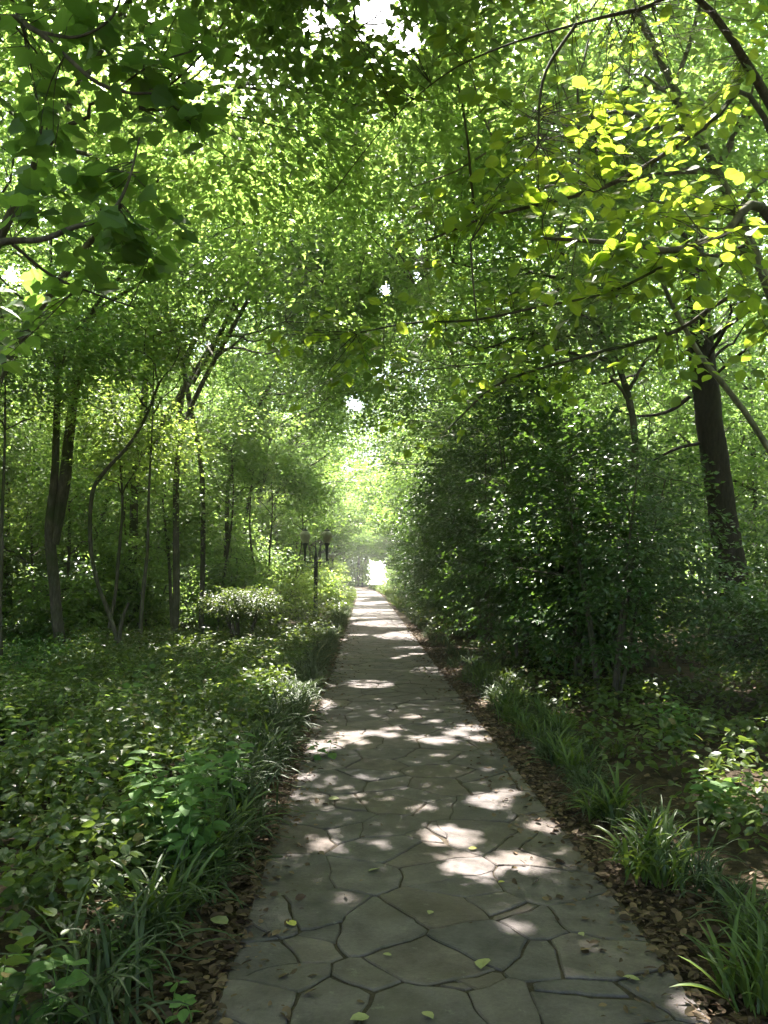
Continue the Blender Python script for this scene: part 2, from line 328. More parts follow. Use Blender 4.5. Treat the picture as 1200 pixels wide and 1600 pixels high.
for a, s in enumerate(S):
    d = S - s; dd = (d ** 2).sum(1); nb = [b for b in np.argsort(dd)[1:18] if dd[b] < 2.2]
    poly = [(-HW, s[1] - 1), (HW, s[1] - 1), (HW, s[1] + 1), (-HW, s[1] + 1)]
    for b in nb:
        nrm = d[b] / math.sqrt(dd[b]); h = hash3(min(a, b) * 1.0, max(a, b) * 1.0, 3.0)
        gap = (.0015 if s[1] < 5.5 else .0035) + .007 * h ** 2.2; wgt = (hash3(a * 1.0, 5.0, 1.0) - hash3(b * 1.0, 5.0, 1.0)) * .03 / max(math.sqrt(dd[b]), .2)
        poly = clip(poly, s + d[b] / 2 + nrm * (wgt - gap), nrm)
        if len(poly) < 3: break
    if len(poly) < 3: continue
    P = np.array(poly); Q = []
    fine = s[1] < 22
    for k in range(len(P)):
        A, B = P[k], P[(k + 1) % len(P)]; L = np.linalg.norm(B - A)
        m = max(1, int(L / (.045 if fine else .2)))
        for t in range(m): Q.append(A + (B - A) * t / m)
    Q = np.array(Q)
    if len(Q) < 3: continue
    amp = .05 if fine else .02
    on = np.abs(np.abs(Q[:, 0]) - HW) < 1e-3
    q0 = Q.copy()
    dx = (noise2(q0[:, 0], q0[:, 1], 7, 11) - .5) * amp + (noise2(q0[:, 0], q0[:, 1], 22, 13) - .5) * amp * .35
    dy = (noise2(q0[:, 0], q0[:, 1], 7, 12) - .5) * amp * 1.5 + (noise2(q0[:, 0], q0[:, 1], 22, 14) - .5) * amp * .35
    dx = np.where(on, -np.sign(q0[:, 0]) * np.abs(dx) * .4, dx)
    Q[:, 0] += dx; Q[:, 1] += dy
    Q = Q * .9 + (np.roll(Q, 1, 0) + np.roll(Q, -1, 0)) * .05
    c = Q.mean(0); n = len(Q)
    inn = c + (Q - c) * (1 - .007 / np.maximum(np.linalg.norm(Q - c, axis=1, keepdims=True), .03))
    zt = .020 + .005 * hash3(a * 1.0, 1.0, 2.0); tl = (rng.normal(size=2) * .006)
    zi = zt + (inn - c) @ tl; zo = zt - .005 + (Q - c) @ tl
    sh = lambda q: q[:, 0] + path_x(q[:, 1])
    V = np.concatenate([np.stack([sh(inn), inn[:, 1], zi], 1), np.stack([sh(Q), Q[:, 1], zo], 1), np.stack([sh(Q), Q[:, 1], np.full(n, .0)], 1)])
    k = np.arange(n); k2 = (k + 1) % n
    sg.add(V, [k[None], np.stack([k + n, k2 + n, k2, k], 1), np.stack([k + 2 * n, k2 + 2 * n, k2 + n, k + n], 1)])
me = sg.mesh('path', M['stone'])
tag(obj('path', me), 'irregular grey flagstone path running straight through the wood', 'path', kind='structure')
y = np.array([[-380, 97], [380, 97], [380, 1150], [-380, 1150]], float)
tag(obj('clearing', new_mesh('clearing', np.column_stack([y, np.full(4, .10)]), np.array([[0, 1, 2, 3]]), M['clearing'])), 'sunlit pale open ground beyond the end of the path', 'clearing', kind='structure')

# ---------------------------------------------------------------- trees
def crown_clusters(r, crowns, gap=.36, sc=.55, seed=0):
    out = []
    for cx, cy_, cz, rx, ry, rz, n in crowns:
        got = []; 
        while sum(map(len, got)) < n:
            m = n * 2; d = unit(r.normal(size=(m, 3))); q = d * (r.random((m, 1)) ** .42)
            P = q * [rx, ry, rz] + [cx, cy_, cz]
            P = P[noise(P, sc, seed) > gap]; P = P[P[:, 2] > .25]
            got.append(P)
        out.append(np.concatenate(got)[:n])
    return out
def make_leaves(r, C, O, nper, size, mat, tmpl=LEAF_SIMPLE, spread=.42, flat=.3, droop=.25, cull=True, wide=1.0, name='crown', tilt=.45):
    "leaf sprays about the cluster centres C (n,3); O = outward directions"
    n = len(C); m = n * nper
    ci = np.repeat(np.arange(n), nper)
    tw = unit(O + r.normal(size=O.shape) * .35); tw[:, 2] = tw[:, 2] * .5
    side = unit(np.cross(tw, [0, 0, 1.0])); up = unit(np.cross(side, tw) + r.normal(size=O.shape) * .18)
    a = r.uniform(-1, 1, m); rad = r.uniform(-1, 1, m); rad = rad * (1 - .45 * np.abs(a))
    P = C[ci] + spread * (a[:, None] * tw[ci] + rad[:, None] * side[ci] + (r.normal(size=(m, 1)) * flat * .5 - droop * (rad ** 2 * .5 + a ** 2 * .3)[:, None]) * up[ci])
    D = tw[ci] * .6 + side[ci] * np.sign(rad)[:, None] * .8 + r.normal(size=(m, 3)) * .35; D[:, 2] -= droop
    N = unit(up[ci] * [1, 1, 1] + r.normal(size=(m, 3)) * tilt)
    S = size * r.uniform(.6, 1.2, m)
    if cull:
        k = keep_leaves(P); P, D, N, S = P[k], D[k], N[k], S[k]
    V, F = leaf_geo(tmpl, P, D, N, S, np.full(len(P), wide))
    return V, F
def wiggle(r, P, amp):
    "P (n,k,3): add a smooth wobble, ends fixed at start"
    n, k, _ = P.shape; t = np.linspace(0, 1, k)
    ph = r.uniform(0, 6.28, (n, 1, 3)); f = r.uniform(1.2, 2.6, (n, 1, 3))
    return P + (np.sin(ph + f * 6.28 * t[None, :, None]) - np.sin(ph)) * amp * t[None, :, None]
def build_tree(seed, trunk, crowns, bark='bark', leaf='leaf', nper=26, size=.115, spread=.5, limbs=5, extra=(), cull=True, tmpl=LEAF_SIMPLE, flat=.16, droop=.25, gap=.36, sc=.55,
               twig_every=2, sides=12, wide=1.0, attach=(.35, 1.0), tilt=.45, origin=None, lr=.45, tk=.78, crook=.17, more=()):
    """trunk: polyline (x,y,z,r); extra: more stems (x,y,z,r) each. returns (wood mesh, leaf mesh), in coordinates relative to origin"""
    r = np.random.default_rng(seed); g = Geo()
    trunk = np.asarray(trunk, float); T = spline(trunk, max(16, 5 * len(trunk)))
    T[:, 3] = np.maximum(T[:, 3] * tk, .008)
    q_ = np.linspace(0, 1, len(T)) * (T[-1, 2] - T[0, 2]); T[:, 0] += (noise2(q_, q_ * 0 + seed, .75, 1) - .5) * crook * np.minimum(q_, 1); T[:, 1] += (noise2(q_, q_ * 0 + seed, .75, 2) - .5) * crook * np.minimum(q_, 1)
    rr = T[:, 3] * (1 + .07 * (noise(T[:, :3], 2.3, seed) - .5)); h = T[:, 2] - T[0, 2]; rr = rr * (1 + .45 * np.exp(-h / .18))
    stems = [(T[:, :3], rr)]
    for e in extra:
        E = spline(np.asarray(e, float), max(10, 4 * len(e))); stems.append((E[:, :3], np.maximum(E[:, 3], .005)))
    for k, (a, b) in enumerate(stems):
        V, F = tubes(a, b, sides if k == 0 else 8); 
        dv = unit(V - np.repeat(a, sides if k == 0 else 8, 0)); V = V + dv * ((noise(V * [1, 1, .35], 14, 4) - .5) * .12 * np.repeat(b, sides if k == 0 else 8))[:, None]
        g.add(V, F)
    SP = np.concatenate([s[0] for s in stems]); SR = np.concatenate([s[1] for s in stems])
    z0, z1 = T[0, 2], T[-1, 2]
    LV = Geo()
    allC = crown_clusters(r, crowns, gap, sc, seed)
    for (cx, cy_, cz, rx, ry, rz, n), C in zip(crowns, allC):
        c0 = np.array([cx, cy_, cz])
        # limbs to spread targets
        nl = limbs; tg = [C[r.integers(len(C))]]
        for _ in range(nl - 1):
            dm = np.min(np.linalg.norm(C[:, None] - np.array(tg)[None], axis=2), 1); tg.append(C[np.argmax(dm * r.uniform(.7, 1, len(C)))])
        tg = np.array(tg); ok = (SP[:, 2] > z0 + (z1 - z0) * attach[0])
        ok[-1] = True
        A = []; AR = []
        for t in tg:
            w = np.linalg.norm(SP - (t - [0, 0, .5 * np.linalg.norm((t - SP[np.argmin(np.linalg.norm(SP - t, axis=1))])[:2])]), axis=1) + np.where(ok, 0, 50); j = int(np.argmin(w)); A.append(SP[j]); AR.append(SR[j])
        A = np.array(A); AR = np.array(AR); k = 9; t = np.linspace(0, 1, k)[None, :, None]
        mid = (A + tg) / 2 + [0, 0, .12] * np.linalg.norm(tg - A, axis=1)[:, None]
        B = (1 - t) ** 2 * A[:, None] + 2 * t * (1 - t) * mid[:, None] + t * t * tg[:, None]
        B = wiggle(r, B, .12)
        r0 = np.minimum(np.maximum(AR * .6, .012), lr * .03 * np.linalg.norm(tg - A, axis=1) + .012); RB = r0[:, None] * (1 - .85 * np.linspace(0, 1, k)[None]) + .003
        g.add(*tubes(B, RB, 6))
        # twigs from the nearest limb point to every cluster
        LP = np.concatenate([B.reshape(-1, 3), SP[SP[:, 2] > z0 + (z1 - z0) * attach[0]]])
        def shoots(sel, LP, amp, k2, r0, rk, up=.15):
            "curved shoots from the nearest wood to every point of sel"
            dist = np.linalg.norm(sel[:, None] - LP[None], axis=2) + np.maximum(0, LP[None, :, 2] - sel[:, None, 2]) * .6
            Aj = LP[np.argmin(dist, 1)]; t = np.linspace(0, 1, k2)[None, :, None]; L = np.linalg.norm(sel - Aj, axis=1)
            mid = (Aj + sel) / 2 + np.stack([np.zeros(len(L)), np.zeros(len(L)), up * L], 1) + r.normal(size=sel.shape) * amp * L[:, None]
            W = (1 - t) ** 2 * Aj[:, None] + 2 * t * (1 - t) * mid[:, None] + t * t * sel[:, None]
            return W, (r0 + rk * L)[:, None] * (1 - .75 * np.linspace(0, 1, k2)[None])
        nb = max(6, len(C) // 14); sec = C[:nb]
        W1, R1 = shoots(sec, LP, .14, 8, .005, .005); W1 = wiggle(r, W1, .04)
        LP2 = np.concatenate([W1[:, 2:].reshape(-1, 3), LP])
        sel = C[nb::twig_every]; W2, R2 = shoots(sel, LP2, .12, 5, .003, .002)
        if cull:
            k1 = keep_leaves(sec, False); W1, R1 = W1[k1], R1[k1]; kk = keep_leaves(sel, False); W2, R2 = W2[kk], R2[kk]
        if len(W1): g.add(*tubes(W1, np.clip(R1, .002, .02), 5))
        if len(W2): g.add(*tubes(W2, np.clip(R2, .0015, .008), 4))
        O = unit((C - c0) * [1, 1, .35] + 1e-6)
        LV.add(*make_leaves(r, C, O, nper, size, None, tmpl, spread, flat, droop, cull, wide, tilt=tilt))
    for mv, mf in more: g.add(mv, mf)
    if origin is not None:
        o = np.asarray(origin, float); g.V = [v - o for v in g.V]; LV.V = [v - o for v in LV.V]
    return g.mesh('trunk', M[bark], True), LV.mesh('crown', M[leaf])
def tree(name, label, cat, seed, trunk, crowns, group=None, leafname='crown', woodname='trunk', **kw):
    b = np.array([trunk[0][0], trunk[0][1], float(gz(np.array([trunk[0][0]]), np.array([trunk[0][1]]))[0])])
    w, l = build_tree(seed, trunk, crowns, origin=b, **kw)
    o = empty(name, b); tag(o, label, cat, group)
    obj(woodname, w, o); obj(leafname, l, o); return o

def px_line(pts, d, drop=True):
    "trunk polyline from photo pixels: (u, v, r_px[, d])"
    out = []
    for p in pts:
        dd = p[3] if len(p) > 3 else d; q = at(p[0], p[1], dd); out.append((q[0], q[1], q[2], p[2] / FPX * dd))
    if drop and out[0][2] > -.05:
        a = out[0]; out = [(a[0], a[1], -.08, a[3] * 1.05)] + out
    elif drop:
        a = out[0]; out[0] = (a[0], a[1], -.08, a[3])
    return out
def up_to(tr, top, n=3):
    "continue a trunk upward to the point top (x,y,z) tapering"
    a = tr[-1]; return tr + [(a[0] + (top[0] - a[0]) * t, a[1] + (top[1] - a[1]) * t, a[2] + (top[2] - a[2]) * t, max(.03, a[3] * (1 - .75 * t))) for t in np.linspace(0, 1, n + 1)[1:]]
T = globals().setdefault('TREES', [])

# --- left hand trees whose trunks show
t1 = px_line([(96, 1015, 12), (86, 950, 11), (82, 850, 10.5), (86, 760, 8), (88, 650, 7)], 15)
tree('forked_tree', 'tree forking low into a pale and a dark stem, its foot stained dark', 'tree', 1, up_to(t1, (-6.2, 14.5, 9.5)),
     [(-5.6, 14, 8.4, 3.2, 3.4, 2.8, 620)], bark='bark', extra=[px_line([(84, 850, 8), (100, 760, 9), (107, 690, 8), (118, 600, 7), (135, 500, 6)], 15, False)], limbs=7)
t2 = px_line([(206, 978, 9), (203, 930, 8.5), (209, 850, 8.5), (211, 780, 8), (216, 725, 8)], 19)
tree('branching_tree', 'rough upright trunk splitting into a V just behind the thin curved sapling', 'tree', 2, up_to(t2, (-5.2, 18.4, 9.5)),
     [(-4.2, 18, 8.4, 3.4, 3.2, 2.8, 620)], extra=[px_line([(214, 735, 6), (192, 680, 5), (176, 630, 4)], 19, False), px_line([(216, 730, 7), (240, 690, 6.5), (262, 650, 6), (300, 590, 5), (330, 540, 4)], 19, False)], limbs=6)
t3 = px_line([(183, 1003, 4.6), (170, 960, 4.2), (152, 910, 4), (143, 850, 4), (147, 770, 4), (165, 735, 3.8), (195, 700, 3.4), (225, 655, 3), (250, 600, 2.5)], 14)
tree('curved_sapling', 'thin dark sapling bowed like a bracket with a second short stem at its foot', 'sapling', 3, t3,
     [(at(250, 560, 14)[0], 13.8, 5.4, 1.2, 1.2, .9, 60)], extra=[px_line([(187, 1000, 3), (190, 970, 2.8), (201, 942, 2)], 14)], limbs=3, nper=20, sides=8, attach=(.6, 1))
t4 = px_line([(8, 930, 13), (6, 800, 12), (9, 700, 12), (10, 600, 11)], 21)
tree('woodland_tree', 'thick straight trunk at the edge of the left wood, left of all other trunks', 'tree', 4, up_to(t4, (-9.9, 20, 10)), [(-9, 20, 8.8, 3.4, 3.4, 3, 560)], limbs=6)
t5 = px_line([(28, 915, 8), (38, 780, 7.5), (46, 700, 7), (60, 600, 6)], 26)
tree('woodland_tree', 'slim pale trunk leaning slightly right, between the thick straight trunk and the low forked tree', 'tree', 5, up_to(t5, (-10.2, 25, 10)), [(-9.6, 25, 8.8, 3.2, 3.2, 3, 460)], bark='bark_pale')
t6 = px_line([(60, 925, 7), (80, 860, 6.5), (112, 790, 6), (130, 710, 6), (140, 620, 5)], 27)
tree('woodland_tree', 'mossy green leaning trunk seen behind the low forked tree', 'tree', 6, up_to(t6, (-8.6, 26.5, 10)), [(-7.6, 27, 8.8, 3.3, 3.3, 3, 460)], bark='bark_pale')
t7 = px_line([(268, 930, 8.5), (268, 830, 8), (272, 760, 8), (277, 690, 7), (288, 600, 6)], 24)
tree('woodland_tree', 'dark upright trunk a little right of the V shaped tree, half lost in leaves', 'tree', 7, up_to(t7, (-5.2, 23.5, 10)), [(-4.6, 23.5, 9, 3.2, 3.2, 2.9, 520)])
t8 = px_line([(233, 935, 7), (243, 880, 7), (258, 820, 6), (285, 740, 5), (320, 660, 4.5)], 29)
tree('woodland_tree', 'pale trunk leaning right just behind the V shaped tree', 'tree', 8, up_to(t8, (-5.5, 29, 10)), [(-5.4, 29, 8.8, 3.2, 3.2, 3, 420)], bark='bark_pale')
t9 = px_line([(412, 935, 7.5), (410, 830, 7), (402, 745, 6), (380, 690, 5), (372, 650, 4)], 33)
tree('multi_stem_tree', 'several dark stems fanning upward above the low round shrub, left of the double lamp', 'tree', 9, up_to(t9, (-6.2, 33, 9.5)), [(-4.2, 33, 8.2, 3.6, 3.2, 3, 560), (-3.0, 30.5, 5.6, 1.7, 1.7, 1.1, 110)],
     extra=[px_line([(386, 935, 6), (388, 850, 6), (392, 780, 6), (420, 720, 5), (455, 690, 4.5), (478, 660, 4)], 33), px_line([(378, 760, 5), (385, 700, 5), (402, 640, 4), (425, 580, 3)], 33, False)], limbs=7)
# the tree whose limbs arch over the path from the left
t10 = px_line([(318, 760, 4.8), (300, 640, 5.1), (285, 560, 5.1), (262, 490, 4.8), (262, 430, 4.1), (285, 350, 3.4), (295, 260, 2.7)], 17)
arch = px_line([(287, 565, 4.4), (335, 480, 4.1), (390, 443, 3.7), (450, 415, 3.4), (530, 395, 2.7), (610, 360, 2.0), (690, 325, 1.4)], 17, False)
arch2 = px_line([(265, 470, 2.7), (330, 412, 2.4), (440, 368, 2.0), (560, 345, 1.4)], 17, False)
arch3 = px_line([(262, 430, 2.7), (320, 322, 2.0), (420, 312, 1.5), (500, 300, 1.0)], 17, False)
arch4 = px_line([(300, 600, 3.4), (345, 520, 3.4), (400, 400, 2.7), (520, 260, 2.0), (600, 190, 1.4)], 17, False)
tree('arching_tree', 'slender tree whose long bare limbs arch from the left right over the path', 'tree', 10, up_to(t10, (-4.6, 16.5, 10.5)),
     [(-3.4, 15.5, 8.8, 2.8, 2.6, 2.0, 600), (at(520, 400, 10.9)[0], 16, 7.7, 2.2, 1.4, .55, 380), (at(400, 330, 10.9)[0], 16, 8.5, 1.8, 1.4, .9, 260)], extra=[arch, arch2, arch3, arch4], limbs=6)

# --- right hand trees whose trunks show
t11 = px_line([(1152, 1000, 27), (1143, 900, 24), (1126, 780, 21), (1109, 660, 20), (1097, 560, 20), (1088, 480, 19), (1078, 350, 17), (1066, 200, 14)], 14)
tree('conifer', 'thick dark brown trunk leaning left behind the big glossy shrub', 'tree', 11, up_to(t11, (5.0, 13, 14), 2), [(5.6, 13.5, 10.4, 2.8, 2.8, 2.6, 420), (6.4, 12.5, 6.4, 1.8, 1.6, 1.2, 110)], bark='bark_dark', sides=18, tk=1.0, crook=0,
     extra=[px_line([(1100, 600, 4), (1050, 640, 3), (1000, 650, 2), (960, 640, 1.5)], 14, False), px_line([(1094, 540, 4), (1010, 580, 2.5), (940, 600, 2)], 14, False), px_line([(1110, 690, 3), (1060, 700, 2.5), (1020, 720, 1.5)], 14, False)], limbs=7)
t12 = px_line([(986, 800, 12), (981, 680, 11), (976, 560, 11), (972, 440, 10)], 24)
tree('woodland_tree', 'dark upright trunk left of the thick dark leaning trunk', 'tree', 12, up_to(t12, (7.6, 23, 11)), [(7.4, 23, 9, 3.4, 3.4, 3, 520)], bark='bark_dark')
t13 = px_line([(1056, 800, 11), (1046, 680, 11), (1036, 600, 11), (1025, 520, 10), (1008, 420, 9)], 27)
tree('woodland_tree', 'pale grey trunk seen close left of the thick dark leaning trunk', 'tree', 13, up_to(t13, (9, 26, 11)), [(9.4, 26, 9, 3.4, 3.4, 3, 460)], bark='bark_pale')
t14 = px_line([(962, 780, 4.5), (925, 660, 4.5), (897, 580, 4), (872, 490, 3.5)], 21)
tree('woodland_tree', 'thin trunk leaning left above the big glossy shrub', 'tree', 14, up_to(t14, (4.6, 20, 10)), [(4.4, 19.5, 8.4, 2.6, 2.6, 2.4, 420)])
t15 = px_line([(1260, 850, 6), (1225, 740, 6), (1180, 660, 6), (1130, 600, 5.5), (1080, 540, 5), (1042, 470, 4.5), (1022, 380, 4)], 11)
tree('leaning_tree', 'mossy grey green trunk slanting left across the front of the dark leaning trunk', 'tree', 15, up_to(t15, (3.6, 11, 9.5)), [(3.4, 10.8, 8.6, 2.6, 2.6, 2.0, 380)], bark='bark_pale')

# --- the near broad-leaved tree on the right: trunk just at the edge of the frame
def sprays(r, pts, d, n, spread, size, jitter=.3):
    P = []
    for p in pts:
        dd = p[2] if len(p) > 2 else d; P.append(at(p[0], p[1], dd))
    return np.array(P)
def near_tree(name, label, seed, trunk, stems, spots, leaf, tmpl, size, nper, spread, extra_crowns=(), bark='bark', wide=1.0, tilt=.5, frac=.55):
    r = np.random.default_rng(seed); b = np.array([trunk[0][0], trunk[0][1], 0.0])
    g = Geo(); G2 = Geo()
    SP = np.concatenate([spline(np.asarray(s, float), 24)[:, :3] for s in stems])
    C = []
    for u, v, d, rad, n in spots:
        n = max(2, int(n * frac))
        c = at(u, v, d); C.append(c + r.normal(size=(n, 3)) * rad * [.6, .6, .35])
    C = np.concatenate(C); A = SP[np.argmin(np.linalg.norm(C[:, None] - SP[None], axis=2), 1)]
    O = unit(C - A + [0, 0, .01]); t = np.linspace(0, 1, 7)[None, :, None]; L = np.linalg.norm(C - A, axis=1)
    mid = (A + C) / 2 + r.normal(size=C.shape) * .1 * L[:, None]
    W = (1 - t) ** 2 * A[:, None] + 2 * t * (1 - t) * mid[:, None] + t * t * C[:, None]
    tw = tubes(W, np.clip(.0022 + .003 * L, .002, .008)[:, None] * (1 - .65 * np.linspace(0, 1, 7)[None]), 5)
    G2.add(tw[0] - b, tw[1])
    # leaves in two ranks along each twig end
    n = len(C); ci = np.repeat(np.arange(n), nper); k = np.tile(np.arange(nper), n); s = k / max(nper - 1, 1)
    O[:, 2] *= .4; O = unit(O); side = unit(np.cross(O, [0, 0, 1.])); sg_ = np.where(k % 2 == 0, 1., -1.)
    P = C[ci] + O[ci] * ((s - .6) * spread)[:, None]; P[:, 2] -= .1 * spread * s ** 2
    tips = np.stack([C - O * .6 * spread, C, C + O * .4 * spread - [0, 0, .1 * spread]], 1)
    tw2 = tubes(tips, np.tile([[.003, .0022, .0012]], (n, 1)), 4); G2.add(tw2[0] - b, tw2[1])
    D = O[ci] * .55 + side[ci] * sg_[:, None] + r.normal(size=(len(ci), 3)) * .25; D[:, 2] -= .3
    P = P + unit(D) * .25 * size
    N = np.array([0, 0, 1.]) + r.normal(size=(len(ci), 3)) * tilt - [0, .25, 0]
    S_ = size * r.uniform(.65, 1.15, len(ci)); kk = keep_leaves(P); 
    V, F = leaf_geo(tmpl, P[kk] - b, D[kk], N[kk], S_[kk], np.full(kk.sum(), wide)); g.add(V, F)
    w, l = build_tree(seed, trunk, list(extra_crowns), bark=bark, leaf=leaf, extra=stems, origin=b, limbs=5, sides=14, more=[(np.concatenate(G2.V) + b, f) for f in [np.concatenate(G2.F[4])]])
    o = empty(name, b); tag(o, label, 'tree'); obj('trunk', w, o)
    cr = obj('crown', g.mesh('crown', M[leaf]), o)
    if extra_crowns: obj('upper_crown', l, o)
    return o
tr = [(3.6, 6.0, -.08, .2), (3.55, 6.0, 1.5, .17), (3.4, 6.1, 3.4, .15), (3.2, 6.2, 5.2, .13), (3.1, 6.3, 7.5, .09), (2.9, 6.5, 9.5, .05)]
b1 = [(3.4, 6.1, 3.1, .06)] + px_line([(1200, 335, 8, 5.5), (1130, 365, 6, 5.2), (1060, 390, 5.5, 5.0), (1000, 386, 4.5, 4.9), (940, 378, 4, 4.9), (850, 372, 2.5, 4.9)], 5, False)
b1b = px_line([(1080, 388, 3, 5), (1010, 430, 2.5, 5.1), (940, 460, 2, 5.3), (840, 480, 2, 5.8), (740, 500, 2, 6.2), (640, 505, 1.6, 6.5), (560, 520, 1.2, 6.6)], 5, False)
b2 = [(3.2, 6.2, 5.0, .05)] + px_line([(1100, 5, 5, 5.8), (1000, 15, 3.5, 5.6), (900, 38, 2.2, 5.6), (780, 75, 1.5, 5.9), (690, 120, 1.1, 6.3), (600, 200, .9, 6.8), (520, 300, .7, 7.2)], 6, False)
b2b = px_line([(900, 38, 3, 5.6), (850, 120, 2.4, 5.4), (840, 230, 1.6, 5.2)], 5, False)
b3 = px_line([(735, 378, 1.6, 5.0), (740, 450, 1.4, 5.1), (748, 520, 1, 5.2)], 5, False)
b4 = [(3.38, 6.1, 3.6, .05)] + px_line([(1180, 160, 4, 6.4), (1100, 200, 4, 7), (950, 290, 3.4, 8), (760, 340, 2.6, 8.5), (660, 380, 2, 8.6)], 7, False)
b5 = [(3.45, 6.05, 2.5, .045)] + px_line([(1180, 470, 4, 6.2), (1050, 520, 3.4, 7), (900, 560, 2.6, 7.6), (780, 600, 2, 7.6), (700, 670, 1.4, 7.4)], 7, False)
near_tree('broad_leaved_tree', 'near tree at the right edge reaching round yellow green leaves over the path', 21, tr, [b1, b1b, b2, b2b, b3, b4, b5],
    [(840, 230, 5.2, .28, 20), (1010, 80, 5.6, .35, 24), (960, 20, 5.6, .35, 22), (1120, 50, 5.6, .35, 20), (830, 160, 5.3, .3, 14), (920, 200, 5.3, .35, 16), (1040, 300, 5.5, .35, 16), (760, 60, 5.9, .3, 10), (640, 150, 6.5, .35, 12), (560, 60, 6.4, .3, 10), (620, 20, 6.3, .25, 10), (860, 340, 4.9, .25, 12), (930, 400, 4.9, .3, 14),
     (960, 450, 5.3, .25, 12), (1060, 430, 5.1, .3, 14), (1150, 400, 5.2, .3, 16), (1170, 500, 5.6, .35, 14), (780, 300, 5.0, .25, 8), (760, 470, 5.9, .3, 12), (640, 540, 6.5, .28, 12), (690, 560, 6.4, .2, 8), (490, 610, 6.6, .08, 3), (560, 520, 6.6, .3, 12), (460, 530, 6.8, .2, 6),
     (690, 340, 8.4, .3, 14), (650, 350, 8.4, .25, 10), (650, 420, 8.6, .3, 10), (850, 300, 8.3, .5, 22), (950, 250, 7.8, .5, 20), (1060, 200, 7, .4, 18), (1100, 310, 6, .3, 12), (700, 670, 7.4, .3, 12), (800, 600, 7.5, .4, 16), (900, 560, 7.4, .4, 16), (1050, 560, 7, .4, 16), (1100, 120, 6, .35, 14), (900, 130, 6, .3, 14), (990, 330, 5.5, .25, 8)],
    'leaf_near', LEAF_OVAL, .118, 9, .5, extra_crowns=[(2.2, 7.2, 8.0, 2.4, 2.4, 1.6, 160)], wide=1.25)

tr = [(-3.3, 2.6, -.08, .17), (-3.25, 2.7, 2.0, .14), (-3.1, 2.8, 3.6, .12), (-3.0, 3.1, 5.4, .09), (-2.9, 3.4, 7.5, .05)]
m1 = [(-3.13, 2.8, 3.3, .035)] + px_line([(-30, 30, 5.0, 3.9), (50, 45, 4.3, 3.8), (100, 85, 3.6, 3.8), (150, 128, 3.2, 3.8), (200, 145, 2.5, 3.9), (250, 150, 1.8, 4.0), (300, 195, 1.2, 4.1)], 4, False)
m1b = px_line([(60, 50, 2.9, 3.8), (120, 58, 2.4, 3.8), (170, 32, 1.9, 3.8), (190, -5, 1.2, 3.8)], 4, False)
m2 = [(-3.2, 2.7, 2.4, .04)] + px_line([(-40, 385, 6.5, 3.9), (60, 375, 4.7, 3.8), (110, 357, 4.3, 3.8), (170, 335, 3.2, 3.8), (200, 285, 2.2, 3.9), (218, 215, 1.2, 4)], 4, False)
m2b = px_line([(20, 382, 2.9, 3.8), (80, 430, 2.2, 4), (150, 460, 1.4, 4.2), (210, 480, 1.0, 4.3)], 4, False)
m3 = px_line([(180, 140, 1.7, 3.9), (240, 100, 1.3, 4), (300, 80, 1.0, 4.1)], 4, False)
near_tree('maple_tree', 'shaded tree at the near left edge hanging large lobed dark leaves over the top corner', 22, tr, [m1, m1b, m2, m2b, m3],
    [(60, 80, 3.9, .2, 10), (130, 25, 3.9, .16, 7), (180, 90, 4, .16, 7), (240, 110, 4, .15, 6), (290, 70, 4.1, .1, 4), (235, 190, 4.0, .14, 6), (290, 150, 4.1, .1, 4), (30, 180, 4.1, .2, 8), (90, 230, 4.1, .2, 8), (150, 290, 4.0, .16, 7), (60, 300, 4.0, .2, 9), (150, 400, 4.1, .18, 8), (215, 370, 4.1, .14, 6), (80, 450, 4.2, .2, 8), (20, 480, 4.2, .2, 8), (180, 340, 3.9, .14, 7), (260, 330, 4.2, .1, 3), (90, 170, 5, .15, 4),
     (20, 560, 4.6, .2, 4), (310, 180, 4.2, .08, 3)],
    'leaf_maple', LEAF_MAPLE, .108, 6, .3, extra_crowns=[(-3.0, 3.6, 7.8, 2.0, 2.2, 1.3, 110)], tilt=.55)

# --- canopy trees of the corridor (unique crowns, so that the light falls through them)
LAB_L = 'slim crowded tree left of the path, its trunk lost in leaves and shade'
LAB_R = 'slim crowded tree right of the path, its trunk lost in leaves and shade'
def canopy(seed, x, y, H=9.5, rad=3.3, n=520, lean=0., low=0, pale=False, **kw):
    r = np.random.default_rng(1000 + seed); tx = x + lean; b = (x, y)
    trunk = [(x, y, -.08, .1), (x + lean * .03 + r.normal() * .1, y + r.normal() * .1, 2.3, .085), (x + lean * .14 + r.normal() * .14, y + r.normal() * .15, 4.6, .07), (x + lean * .6, y, 7.4, .05), (x + lean, y, H, .025)]
    cr = [(tx, y, H - 1.3, rad, rad, 2.4, n)]
    if low: cr.append((x + lean * .7 + r.normal() * .5, y + r.normal() * .4, low, rad * .65, rad * .65, 1.1, n // 4))
    lab, grp = (LAB_L, 'crowded trees left of the path') if x < 0 else (LAB_R, 'crowded trees right of the path')
    return tree('canopy_tree', lab, 'tree', 1000 + seed, trunk, cr, grp, bark='bark_pale' if pale else 'bark', limbs=11, **kw)
k = 0
